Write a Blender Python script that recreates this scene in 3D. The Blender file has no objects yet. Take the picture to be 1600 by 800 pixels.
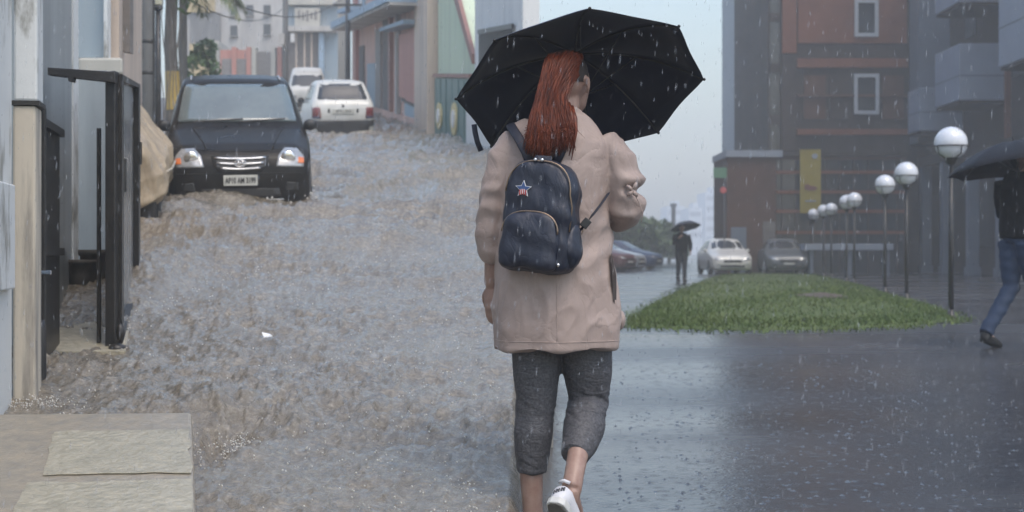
import bpy, bmesh, math, random
import numpy as np
from mathutils import Vector, Matrix, Euler
from mathutils.bvhtree import BVHTree

# ------------------------------------------------------------ camera, sky, sun, exposure
SC = bpy.context.scene
FPX, HOR, HC = 2400.0, 392.0, 1.05          # focal length in photo pixels, horizon row, camera height
cam_data = bpy.data.cameras.new('camera')
cam = bpy.data.objects.new('camera', cam_data)
SC.collection.objects.link(cam)
cam.location = (0, 0, HC)
cam.rotation_euler = (math.radians(90), 0, 0)
cam_data.sensor_width = 36.0
cam_data.lens = 36.0 * FPX / 1600.0
cam_data.shift_y = (HOR - 400.0) / 1600.0
cam_data.clip_start = 0.1
cam_data.clip_end = 3000
cam_data.dof.use_dof = True
cam_data.dof.focus_distance = 5.6
cam_data.dof.aperture_fstop = 5.0
SC.camera = cam
SC.render.resolution_x, SC.render.resolution_y = 1024, 512

SUN_EL, SUN_AZ = 62.0, 150.0                # azimuth clockwise from +Y
world = bpy.data.worlds.new('World')
SC.world = world
world.use_nodes = True
wn, wl = world.node_tree.nodes, world.node_tree.links
bg = wn['Background']
sky = wn.new('ShaderNodeTexSky')
sky.sky_type = 'NISHITA'
sky.sun_disc = False
sky.sun_elevation = math.radians(SUN_EL)
sky.sun_rotation = math.radians(SUN_AZ)
sky.air_density = 1.5
sky.dust_density = 3.5
sky.ozone_density = 1.5
hsv = wn.new('ShaderNodeHueSaturation')
hsv.inputs['Saturation'].default_value = 1.08
wl.new(sky.outputs[0], hsv.inputs['Color'])
wl.new(hsv.outputs[0], bg.inputs['Color'])
bg.inputs['Strength'].default_value = 0.15

sun_data = bpy.data.lights.new('sun', 'SUN')
sun_data.energy = 0.5
sun_data.angle = math.radians(25)
sun_data.color = (1.0, 0.97, 0.93)
sun = bpy.data.objects.new('sun', sun_data)
SC.collection.objects.link(sun)
_el, _az = math.radians(SUN_EL), math.radians(SUN_AZ)
_sd = Vector((math.sin(_az) * math.cos(_el), math.cos(_az) * math.cos(_el), math.sin(_el)))
sun.rotation_euler = _sd.to_track_quat('Z', 'Y').to_euler()
sun.location = _sd * 60

SC.view_settings.view_transform = 'Standard'
SC.view_settings.look = 'None'
SC.view_settings.exposure = 0.84
SC.view_settings.gamma = 1.0
SC.view_settings.use_curve_mapping = False
SC.cycles.use_denoising = True
SC.cycles.volume_bounces = 4
SC.cycles.max_bounces = 6
SC.cycles.transparent_max_bounces = 12
HAZE_DENSITY = 0.0031

random.seed(7)
RNG = np.random.default_rng(7)

# ------------------------------------------------------------ helpers
def P(px, py, d):
    return Vector(((px - 800) / FPX * d, d, HC - (py - HOR) / FPX * d))

TAN_S = (HOR - 113.0) / FPX                 # slope of the flooded street
def zs(d):                                  # road surface of the street
    return -0.54 + TAN_S * d
def zg(d):                                  # plaza: lifts gently 9 to 16 m away
    t = min(1, max(0, (d - 8.5) / 7.5))
    return 0.15 * t * t * (3 - 2 * t)
def d_plaza(py):
    return 0.9 * FPX / (py - HOR)

def props(o, label=None, cat=None, group=None, kind=None):
    if label: o['label'] = label
    if cat: o['category'] = cat
    if group: o['group'] = group
    if kind: o['kind'] = kind
    return o

def link(o, parent=None):
    SC.collection.objects.link(o)
    if parent is not None: o.parent = parent
    return o

def empty(name, loc=(0, 0, 0), rot=(0, 0, 0), label=None, cat=None, group=None, mw=None):
    o = bpy.data.objects.new(name, None)
    o.empty_display_size = 0.2
    SC.collection.objects.link(o)
    if mw is not None: o.matrix_world = mw
    else:
        o.location = loc; o.rotation_euler = rot
    o['M'] = 0
    del o['M']
    return props(o, label, cat, group)

def mesh(name, v, f, m, parent=None, smooth=False):
    me = bpy.data.meshes.new(name)
    me.from_pydata([tuple(x) for x in v], [], [tuple(x) for x in f])
    me.update()
    if smooth:
        me.polygons.foreach_set('use_smooth', [True] * len(me.polygons))
    if m is not None: me.materials.append(m)
    return link(bpy.data.objects.new(name, me), parent)

def bevel(o, w=0.01, seg=2):
    md = o.modifiers.new('bevel', 'BEVEL')
    md.width = w; md.segments = seg; md.limit_method = 'ANGLE'
    return o

class MB:
    def __init__(s): s.v, s.f = [], []
    def add(s, v, f):
        n = len(s.v)
        s.v += [Vector(x) for x in v]
        s.f += [tuple(i + n for i in q) for q in f]
        return s
    def box(s, c, sz, M=None):
        x, y, z = sz[0] / 2, sz[1] / 2, sz[2] / 2
        v = [Vector((a * x, b * y, e * z)) for a in (-1, 1) for b in (-1, 1) for e in (-1, 1)]
        if M is not None: v = [M @ q for q in v]
        v = [q + Vector(c) for q in v]
        return s.add(v, [(0, 1, 3, 2), (4, 6, 7, 5), (0, 4, 5, 1), (2, 3, 7, 6), (0, 2, 6, 4), (1, 5, 7, 3)])
    def bb(s, a, b):
        c = [(a[i] + b[i]) / 2 for i in range(3)]
        return s.box(c, [abs(b[i] - a[i]) for i in range(3)])
    def tube(s, pts, rad, seg=8, cap=True, flat=None):
        pts = [Vector(p) for p in pts]
        n = len(pts)
        if not hasattr(rad, '__len__'): rad = [rad] * n
        up = None; rings = []
        for i, p in enumerate(pts):
            t = (pts[min(i + 1, n - 1)] - pts[max(i - 1, 0)]).normalized()
            if flat is not None:
                a = (Vector(flat) - t * t.dot(Vector(flat))).normalized()
            elif up is None:
                a = t.orthogonal().normalized()
            else:
                a = (up - t * t.dot(up)).normalized()
            up = a
            b = t.cross(a)
            r = rad[i]
            ra, rb = (r, r) if not hasattr(r, '__len__') else r
            rings.append([p + a * (ra * math.cos(2 * math.pi * k / seg)) + b * (rb * math.sin(2 * math.pi * k / seg)) for k in range(seg)])
        return s.loft(rings, cap)
    def loft(s, rings, cap=True, close=True):
        k = len(rings[0]); v = [q for r in rings for q in r]; f = []
        for i in range(len(rings) - 1):
            for j in range(k if close else k - 1):
                a, b = i * k + j, i * k + (j + 1) % k
                f.append((a, b, b + k, a + k))
        if cap:
            f.append(tuple(reversed(range(k))))
            f.append(tuple(range((len(rings) - 1) * k, len(rings) * k)))
        return s.add(v, f)
    def lathe(s, prof, seg=16, c=(0, 0, 0), M=None):
        rings = []
        for r, z in prof:
            ring = [Vector((r * math.cos(2 * math.pi * k / seg), r * math.sin(2 * math.pi * k / seg), z)) for k in range(seg)]
            if M is not None: ring = [M @ q for q in ring]
            rings.append([q + Vector(c) for q in ring])
        return s.loft(rings)
    def ball(s, c, r, seg=12, M=None):
        if not hasattr(r, '__len__'): r = (r, r, r)
        rings = []
        nr = max(5, seg // 2 + 1)
        for i in range(nr):
            th = math.pi * (0.02 + 0.96 * i / (nr - 1))
            ring = [Vector((r[0] * math.sin(th) * math.cos(2 * math.pi * k / seg), r[1] * math.sin(th) * math.sin(2 * math.pi * k / seg), -r[2] * math.cos(th))) for k in range(seg)]
            if M is not None: ring = [M @ q for q in ring]
            rings.append([q + Vector(c) for q in ring])
        return s.loft(rings)
    def prism(s, poly, off):
        n = len(poly); poly = [Vector(p) for p in poly]; off = Vector(off)
        v = poly + [p + off for p in poly]
        f = [tuple(range(n)), tuple(reversed(range(n, 2 * n)))]
        f += [(i, i + n, (i + 1) % n + n, (i + 1) % n) for i in range(n)]
        return s.add(v, f)
    def build(s, name, m, parent=None, smooth=False, bev=0):
        o = mesh(name, s.v, s.f, m, parent, smooth)
        bm = bmesh.new(); bm.from_mesh(o.data)
        bmesh.ops.recalc_face_normals(bm, faces=bm.faces)
        bm.to_mesh(o.data); bm.free()
        if bev: bevel(o, bev)
        return o

def remesh(mb, name, m, parent, vox, smooth_it=4, disp=None):
    o = mb.build(name + '_src', None)
    md = o.modifiers.new('r', 'REMESH'); md.mode = 'VOXEL'; md.voxel_size = vox
    dg = bpy.context.evaluated_depsgraph_get()
    me = bpy.data.meshes.new_from_object(o.evaluated_get(dg))
    old = o.data
    bpy.data.objects.remove(o); bpy.data.meshes.remove(old)
    bm = bmesh.new(); bm.from_mesh(me)
    for _ in range(smooth_it):
        bmesh.ops.smooth_vert(bm, verts=bm.verts, factor=0.5, use_axis_x=True, use_axis_y=True, use_axis_z=True)
    if disp is not None:
        bm.normal_update()
        co = np.array([q.co[:] for q in bm.verts]); no = np.array([q.normal[:] for q in bm.verts])
        dv = disp(co, no)
        co = co + (dv[:, None] * no if dv.ndim == 1 else dv)
        for q, c in zip(bm.verts, co): q.co = c
    bm.to_mesh(me); bm.free()
    me.polygons.foreach_set('use_smooth', [True] * len(me.polygons))
    me.materials.clear()
    if m is not None: me.materials.append(m)
    me.name = name
    return link(bpy.data.objects.new(name, me), parent)

# numpy noise (3-D value-gradient)
_perm = np.random.default_rng(3).permutation(512)
_perm = np.concatenate([_perm, _perm, _perm])
_grad = np.random.default_rng(5).normal(size=(512, 3)); _grad /= np.linalg.norm(_grad, axis=1)[:, None]
def pnoise(x, y, z=None):
    x = np.asarray(x, float); y = np.asarray(y, float); z = np.zeros_like(x) if z is None else np.asarray(z, float) + 0 * x
    xi, yi, zi = np.floor(x).astype(int), np.floor(y).astype(int), np.floor(z).astype(int)
    xf, yf, zf = x - xi, y - yi, z - zi
    fd = lambda t: t * t * t * (t * (t * 6 - 15) + 10)
    u, v, w = fd(xf), fd(yf), fd(zf)
    out = 0
    for a in (0, 1):
        for b in (0, 1):
            for c in (0, 1):
                h = _perm[(_perm[(_perm[(xi + a) & 511] + yi + b) & 511] + zi + c) & 511]
                g = _grad[h]
                d = g[..., 0] * (xf - a) + g[..., 1] * (yf - b) + g[..., 2] * (zf - c)
                out = out + d * (u if a else 1 - u) * (v if b else 1 - v) * (w if c else 1 - w)
    return out * 1.6
def fbm(x, y, z=None, o=3):
    r, a = 0, 1.0
    for i in range(o):
        k = 2.03 ** i
        r = r + a * pnoise(x * k + 17 * i, y * k - 9 * i, None if z is None else z * k)
        a *= 0.5
    return r
def sstep(a, b, x):
    t = np.clip((x - a) / (b - a), 0, 1)
    return t * t * (3 - 2 * t)

# ------------------------------------------------------------ materials
def mat(name, col, rough=0.6, col2=None, scale=6.0, stretch=(1, 1, 1), lo=0.35, hi=0.65, detail=6,
        bump=0.0, bscale=60.0, bdist=0.004, metal=0.0, spec=0.5, coat=0.0, alpha=1.0, trans=0.0, emit=None, estr=0, rvar=0.0, sheen=0.0):
    m = bpy.data.materials.new(name); m.use_nodes = True
    n, l = m.node_tree.nodes, m.node_tree.links
    b = n['Principled BSDF']
    b.inputs['Base Color'].default_value = (*col, 1)
    b.inputs['Roughness'].default_value = rough
    b.inputs['Metallic'].default_value = metal
    b.inputs['Specular IOR Level'].default_value = spec
    b.inputs['Coat Weight'].default_value = coat
    b.inputs['Alpha'].default_value = alpha
    b.inputs['Transmission Weight'].default_value = trans
    b.inputs['Sheen Weight'].default_value = sheen
    if emit:
        b.inputs['Emission Color'].default_value = (*emit, 1); b.inputs['Emission Strength'].default_value = estr
    tc = n.new('ShaderNodeTexCoord'); mp = n.new('ShaderNodeMapping')
    mp.inputs['Scale'].default_value = stretch
    l.new(tc.outputs['Object'], mp.inputs['Vector'])
    nz = n.new('ShaderNodeTexNoise'); nz.inputs['Scale'].default_value = scale; nz.inputs['Detail'].default_value = detail
    nz.inputs['Roughness'].default_value = 0.65
    l.new(mp.outputs[0], nz.inputs['Vector'])
    if col2 is None: col2 = tuple(c * 0.82 for c in col)
    cr = n.new('ShaderNodeValToRGB')
    cr.color_ramp.elements[0].position = lo; cr.color_ramp.elements[0].color = (*col, 1)
    cr.color_ramp.elements[1].position = hi; cr.color_ramp.elements[1].color = (*col2, 1)
    l.new(nz.outputs['Fac'], cr.inputs['Fac']); l.new(cr.outputs[0], b.inputs['Base Color'])
    if rvar:
        mr = n.new('ShaderNodeMapRange'); mr.inputs['To Min'].default_value = max(0.02, rough - rvar); mr.inputs['To Max'].default_value = min(1, rough + rvar)
        l.new(nz.outputs['Fac'], mr.inputs['Value']); l.new(mr.outputs[0], b.inputs['Roughness'])
    if bump:
        n2 = n.new('ShaderNodeTexNoise'); n2.inputs['Scale'].default_value = bscale; n2.inputs['Detail'].default_value = 5
        l.new(tc.outputs['Object'], n2.inputs['Vector'])
        bp = n.new('ShaderNodeBump'); bp.inputs['Strength'].default_value = bump; bp.inputs['Distance'].default_value = bdist
        l.new(n2.outputs['Fac'], bp.inputs['Height']); l.new(bp.outputs[0], b.inputs['Normal'])
    return m

M = {}
M['black_paint'] = mat('black_paint', (0.011, 0.010, 0.009), 0.30, (0.019, 0.0175, 0.016), 5, spec=0.13, rvar=0.1)
M['white_paint'] = mat('white_paint', (0.60, 0.60, 0.58), 0.3, (0.50, 0.50, 0.47), 2.5, coat=0.3)
M['silver_paint'] = mat('silver_paint', (0.40, 0.42, 0.45), 0.3, (0.33, 0.35, 0.38), 2.5, metal=0.4, coat=0.3)
M['blue_paint'] = mat('blue_paint', (0.03, 0.05, 0.11), 0.4, coat=0.1)
M['red_paint'] = mat('red_paint', (0.09, 0.03, 0.03), 0.4, coat=0.1)
M['glass'] = mat('car_glass', (0.13, 0.165, 0.165), 0.06, (0.085, 0.11, 0.115), 1.2, spec=0.9, coat=0.6)
M['glass_dark'] = mat('window_glass', (0.02, 0.025, 0.03), 0.12, (0.035, 0.04, 0.05), 1.0, spec=0.6)
M['plastic'] = mat('black_plastic', (0.015, 0.015, 0.016), 0.45, (0.025, 0.025, 0.026), 8, bump=0.2, bscale=200)
M['rubber'] = mat('rubber', (0.012, 0.012, 0.012), 0.7)
M['chrome'] = mat('chrome', (0.75, 0.75, 0.76), 0.15, (0.65, 0.65, 0.66), 5, metal=1.0)
M['lamp_clear'] = mat('headlight_lens', (0.42, 0.43, 0.44), 0.12, (0.26, 0.27, 0.28), 30, metal=0.3, coat=0.6)
M['lamp_amber'] = mat('indicator_lens', (0.65, 0.17, 0.04), 0.15, coat=0.6)
M['lamp_red'] = mat('tail_lens', (0.18, 0.02, 0.02), 0.15, (0.12, 0.012, 0.015), 20, coat=0.6)
M['plate'] = mat('number_plate', (0.62, 0.62, 0.58), 0.5, (0.52, 0.52, 0.48), 12)
M['ink'] = mat('ink', (0.02, 0.02, 0.022), 0.6)
M['iron'] = mat('black_iron', (0.012, 0.012, 0.013), 0.4, (0.03, 0.027, 0.024), 10, bump=0.3, bscale=80)
M['concrete'] = mat('concrete', (0.30, 0.29, 0.27), 0.7, (0.20, 0.19, 0.18), 3, bump=0.4, bscale=40, stretch=(1, 1, 0.5))
M['pole'] = mat('pole_concrete', (0.22, 0.22, 0.215), 0.7, (0.14, 0.14, 0.14), 5, stretch=(1, 1, 0.15), bump=0.3)
M['pole_dark'] = mat('pole_steel', (0.06, 0.062, 0.07), 0.5, (0.10, 0.10, 0.11), 5, stretch=(1, 1, 0.15))
M['pink_wall'] = mat('pink_plaster', (0.60, 0.38, 0.31), 0.75, (0.33, 0.225, 0.195), 3.2, stretch=(1, 1, 0.14), lo=0.47, hi=0.66, bump=0.25, bscale=25)
M['pink_deep'] = mat('pink_shutter', (0.46, 0.20, 0.16), 0.6, (0.38, 0.17, 0.14), 2, stretch=(1, 1, 0.2))
M['beige_wall'] = mat('beige_plaster', (0.56, 0.46, 0.38), 0.75, (0.35, 0.30, 0.26), 2.4, stretch=(1, 1, 0.12), lo=0.45, hi=0.75, bump=0.2, bscale=25)
M['cream'] = mat('cream_plaster', (0.52, 0.50, 0.44), 0.75, (0.40, 0.39, 0.35), 1.2, stretch=(1, 1, 0.2))
M['blue_wall'] = mat('blue_plaster', (0.25, 0.34, 0.41), 0.7, (0.30, 0.35, 0.38), 1.2, stretch=(1, 1, 0.25), bump=0.2, bscale=25)
M['blue_trim'] = mat('blue_trim', (0.30, 0.42, 0.54), 0.6, (0.24, 0.33, 0.42), 2, stretch=(1, 1, 0.3))
M['mint'] = mat('mint_plaster', (0.52, 0.60, 0.45), 0.75, (0.40, 0.45, 0.36), 2.2, stretch=(1, 1, 0.12), lo=0.45, hi=0.8, bump=0.2, bscale=25)
M['green_gate'] = mat('green_gate_paint', (0.05, 0.13, 0.12), 0.45, (0.08, 0.16, 0.15), 2, stretch=(1, 1, 0.3))
M['gold'] = mat('gold_paint', (0.50, 0.38, 0.12), 0.45, (0.60, 0.52, 0.30), 10)
M['trim_brown'] = mat('brown_trim', (0.30, 0.16, 0.13), 0.6)
M['white_wall'] = mat('white_plaster', (0.66, 0.67, 0.67), 0.75, (0.46, 0.47, 0.48), 2.0, stretch=(1, 1, 0.12), lo=0.45, hi=0.85, bump=0.2, bscale=25)
M['grey_wall'] = mat('grey_plaster', (0.50, 0.485, 0.46), 0.8, (0.28, 0.27, 0.26), 1.0, stretch=(1, 1, 0.3), lo=0.4, hi=0.75, bump=0.2, bscale=20)
M['yellow_wall'] = mat('yellow_plaster', (0.55, 0.44, 0.22), 0.75, (0.48, 0.38, 0.22), 1.0)
M['orange_wall'] = mat('orange_plaster', (0.48, 0.20, 0.15), 0.75, (0.42, 0.20, 0.16), 1.0)
M['dark_void'] = mat('dark_interior', (0.11, 0.10, 0.095), 0.9, (0.15, 0.14, 0.13), 2)
M['shutter'] = mat('grey_shutter', (0.16, 0.15, 0.14), 0.6, (0.22, 0.20, 0.19), 2, stretch=(1, 1, 4))
M['peel_blue'] = mat('peeling_blue_wall', (0.60, 0.62, 0.62), 0.55, (0.27, 0.27, 0.25), 4.5, stretch=(1, 1, 0.4), bump=0.5, bscale=14, lo=0.53, hi=0.64)
M['worn_beige'] = mat('worn_beige_pillar', (0.50, 0.45, 0.37), 0.7, (0.15, 0.14, 0.13), 9, stretch=(1, 1, 0.10), lo=0.46, hi=0.68, bump=0.4, bscale=18)
M['sheet_blue'] = mat('blue_sheet_metal', (0.36, 0.395, 0.41), 0.35, (0.24, 0.27, 0.29), 3, stretch=(1, 1, 0.12), metal=0.15)
M['sheet_grey'] = mat('wet_grey_sheet', (0.17, 0.175, 0.18), 0.25, (0.27, 0.27, 0.26), 6, stretch=(1, 1, 0.15), metal=0.4, bump=0.4, bscale=30, rvar=0.12)
M['tarp'] = mat('tan_tarpaulin', (0.40, 0.32, 0.22), 0.55, (0.27, 0.215, 0.15), 4, bump=0.3, bscale=25)
M['slab'] = mat('wet_stone_slab', (0.40, 0.365, 0.28), 0.34, (0.27, 0.25, 0.19), 16, bump=0.9, bscale=34, bdist=0.012, rvar=0.15)
M['slab_joint'] = mat('slab_mortar', (0.31, 0.265, 0.20), 0.36, (0.22, 0.20, 0.165), 12, bump=0.9, bscale=36, rvar=0.15, bdist=0.006)
M['bark'] = mat('bark', (0.10, 0.09, 0.08), 0.8, (0.17, 0.155, 0.14), 8, stretch=(1, 1, 0.3), bump=0.6, bscale=20)
M['frond'] = mat('palm_leaf', (0.05, 0.09, 0.03), 0.45, (0.14, 0.15, 0.06), 6)
M['leaf'] = mat('leaf', (0.035, 0.075, 0.022), 0.5, (0.06, 0.11, 0.03), 3)
M['leaf_far'] = mat('leaf_far', (0.05, 0.085, 0.03), 0.6, (0.085, 0.125, 0.04), 0.8)
M['yellow_mark'] = mat('yellow_paint_band', (0.50, 0.34, 0.08), 0.6, (0.40, 0.28, 0.08), 8)
M['meter'] = mat('meter_box', (0.60, 0.58, 0.44), 0.5)
# plaza side
M['brick_dark'] = mat('dark_brick', (0.032, 0.028, 0.028), 0.8, (0.048, 0.038, 0.035), 0.6, spec=0.2, bump=0.2, bscale=6)
M['brick_orange'] = mat('orange_brick', (0.17, 0.072, 0.046), 0.8, (0.12, 0.055, 0.038), 0.8, spec=0.2, bump=0.2, bscale=6)
M['brick_mid'] = mat('brown_brick', (0.095, 0.052, 0.038), 0.8, (0.065, 0.038, 0.030), 0.8, spec=0.2, bump=0.2, bscale=6)
M['pale_clad'] = mat('pale_cladding', (0.22, 0.25, 0.30), 0.5, (0.19, 0.22, 0.27), 0.7)
M['grey_clad'] = mat('grey_cladding', (0.115, 0.14, 0.18), 0.5, (0.095, 0.118, 0.155), 0.7)
M['balcony'] = mat('balcony_panel', (0.21, 0.245, 0.31), 0.45, (0.185, 0.215, 0.275), 1.0)
M['banner'] = mat('yellow_banner', (0.24, 0.19, 0.022), 0.6, (0.21, 0.165, 0.022), 1.5)
M['banner_mark'] = mat('banner_mark', (0.16, 0.06, 0.05), 0.6)
M['frame_white'] = mat('white_window_frame', (0.36, 0.39, 0.43), 0.45)
M['globe'] = mat('opal_globe', (0.62, 0.64, 0.68), 0.12, (0.58, 0.60, 0.65), 4, coat=0.6)
M['sign_green'] = mat('green_sign', (0.10, 0.22, 0.14), 0.5)
M['sign_red'] = mat('red_sign', (0.50, 0.10, 0.10), 0.5)
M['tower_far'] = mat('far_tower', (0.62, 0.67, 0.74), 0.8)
M['soil'] = mat('wet_soil', (0.06, 0.045, 0.03), 0.7, (0.09, 0.065, 0.045), 6, bump=0.5)
M['lawn'] = mat('lawn_turf', (0.050, 0.080, 0.013), 0.8, (0.075, 0.095, 0.020), 1.2, bump=0.5, bscale=30, bdist=0.02)
M['blade'] = mat('grass_blade', (0.046, 0.088, 0.010), 0.6, (0.085, 0.118, 0.018), 1.0)
M['blade'].node_tree.nodes['Principled BSDF'].inputs['Subsurface Weight'].default_value = 0.0
# people
M['skin'] = mat('skin', (0.32, 0.212, 0.170), 0.42, (0.25, 0.150, 0.118), 26, bump=0.2, bscale=200, bdist=0.001)
M['coat'] = mat('beige_raincoat', (0.345, 0.268, 0.238), 0.55, (0.255, 0.195, 0.172), 4.0, lo=0.47, hi=0.70, bump=0.5, bscale=420, bdist=0.0012, sheen=0.1)
M['legging'] = mat('grey_legging', (0.090, 0.089, 0.096), 0.65, (0.042, 0.042, 0.050), 130, lo=0.38, hi=0.62, bump=0.3, bscale=220, bdist=0.001)
M['hair'] = mat('auburn_hair', (0.17, 0.038, 0.014), 0.45, (0.050, 0.012, 0.007), 110, stretch=(1, 1, 0.03), spec=0.3)
M['hair_dark'] = mat('dark_hair', (0.030, 0.020, 0.017), 0.7, (0.018, 0.012, 0.010), 60)
M['navy'] = mat('navy_nylon', (0.009, 0.012, 0.026), 0.45, (0.013, 0.017, 0.033), 9, bump=0.3, bscale=260, bdist=0.001)
M['navy_dark'] = mat('navy_webbing', (0.012, 0.015, 0.03), 0.6, bump=0.3, bscale=400)
M['brass'] = mat('zip_brass', (0.30, 0.22, 0.16), 0.35, metal=0.8)
M['shoe'] = mat('white_shoe', (0.62, 0.62, 0.65), 0.5, (0.55, 0.55, 0.58), 14, bump=0.3, bscale=300, bdist=0.001)
M['sole'] = mat('shoe_sole', (0.60, 0.60, 0.58), 0.55)
M['tread'] = mat('shoe_tread', (0.16, 0.155, 0.14), 0.7, (0.10, 0.095, 0.085), 20, bump=0.6, bscale=90)
M['umbrella'] = mat('umbrella_fabric', (0.0045, 0.0065, 0.016), 0.5, (0.009, 0.012, 0.027), 4, spec=0.2, sheen=0.15, bump=0.15, bscale=160, bdist=0.001)
M['umbrella_grey'] = mat('umbrella_fabric_grey', (0.012, 0.013, 0.018), 0.6, spec=0.2)
M['denim'] = mat('denim', (0.012, 0.026, 0.058), 0.8, (0.02, 0.038, 0.08), 6)
M['jacket'] = mat('black_jacket', (0.005, 0.005, 0.006), 0.8, spec=0.15)
M['cloth_dark'] = mat('dark_trousers', (0.012, 0.013, 0.018), 0.7)
M['red'] = mat('red_enamel', (0.42, 0.05, 0.04), 0.35)
M['white'] = mat('white_enamel', (0.70, 0.70, 0.70), 0.35)
M['blue'] = mat('blue_enamel', (0.03, 0.07, 0.20), 0.35)
M['grey_paint'] = mat('grey_paint', (0.11, 0.12, 0.13), 0.35, coat=0.2)
M['vent_shadow'] = mat('coat_vent_shadow', (0.06, 0.045, 0.04), 0.8)  # dark brown standing in for the shadow in the coat vent
M['pot'] = mat('dark_clay', (0.035, 0.033, 0.03), 0.7, (0.07, 0.062, 0.055), 9, bump=0.4)
M['litter'] = mat('white_litter', (0.75, 0.75, 0.74), 0.5)

def add_creases(m, scale, dist, strength, stretch=(1, 1, 0.6)):
    n, l = m.node_tree.nodes, m.node_tree.links
    b = n['Principled BSDF']; prev = b.inputs['Normal'].links[0].from_socket
    tc = n.new('ShaderNodeTexCoord'); mp = n.new('ShaderNodeMapping'); mp.inputs['Scale'].default_value = stretch; mp.inputs['Rotation'].default_value = (0, 0.5, 0)
    l.new(tc.outputs['Object'], mp.inputs['Vector'])
    z = n.new('ShaderNodeTexNoise'); z.inputs['Scale'].default_value = scale; z.inputs['Detail'].default_value = 4; z.inputs['Distortion'].default_value = 0.8
    l.new(mp.outputs[0], z.inputs['Vector'])
    s = n.new('ShaderNodeMath'); s.operation = 'SUBTRACT'; s.inputs[1].default_value = 0.5; l.new(z.outputs['Fac'], s.inputs[0])
    a = n.new('ShaderNodeMath'); a.operation = 'ABSOLUTE'; l.new(s.outputs[0], a.inputs[0])
    p = n.new('ShaderNodeMath'); p.operation = 'POWER'; p.inputs[1].default_value = 0.6; l.new(a.outputs[0], p.inputs[0])
    bp = n.new('ShaderNodeBump'); bp.inputs['Strength'].default_value = strength; bp.inputs['Distance'].default_value = dist
    l.new(p.outputs[0], bp.inputs['Height']); l.new(prev, bp.inputs['Normal']); l.new(bp.outputs[0], b.inputs['Normal'])
add_creases(M['coat'], 8.0, 0.013, 0.5)
add_creases(M['legging'], 14.0, 0.012, 0.5, (1, 1, 2.0))
add_creases(M['navy'], 12.0, 0.010, 0.4)
add_creases(M['tarp'], 2.2, 0.06, 0.6, (1.4, 1, 0.4))
# ------------------------------------------------------------ ground sheets and water
def grid_mesh(name, X, Y, Z, m, parent=None):
    r, c = X.shape
    me = bpy.data.meshes.new(name)
    nv = r * c
    co = np.stack([X, Y, Z], -1).reshape(-1, 3).astype(np.float32)
    i = np.arange(nv).reshape(r, c)
    q = np.stack([i[:-1, :-1], i[:-1, 1:], i[1:, 1:], i[1:, :-1]], -1).reshape(-1, 4).astype(np.int32)
    me.vertices.add(nv); me.vertices.foreach_set('co', co.ravel())
    me.loops.add(q.size); me.loops.foreach_set('vertex_index', q.ravel())
    me.polygons.add(len(q))
    me.polygons.foreach_set('loop_start', np.arange(0, q.size, 4, dtype=np.int32))
    me.polygons.foreach_set('loop_total', np.full(len(q), 4, np.int32))
    me.polygons.foreach_set('use_smooth', np.ones(len(q), bool))
    me.update(calc_edges=True); me.validate()
    me.materials.append(m)
    return link(bpy.data.objects.new(name, me), parent)

def node(m, t): return m.node_tree.nodes.new(t)

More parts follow.
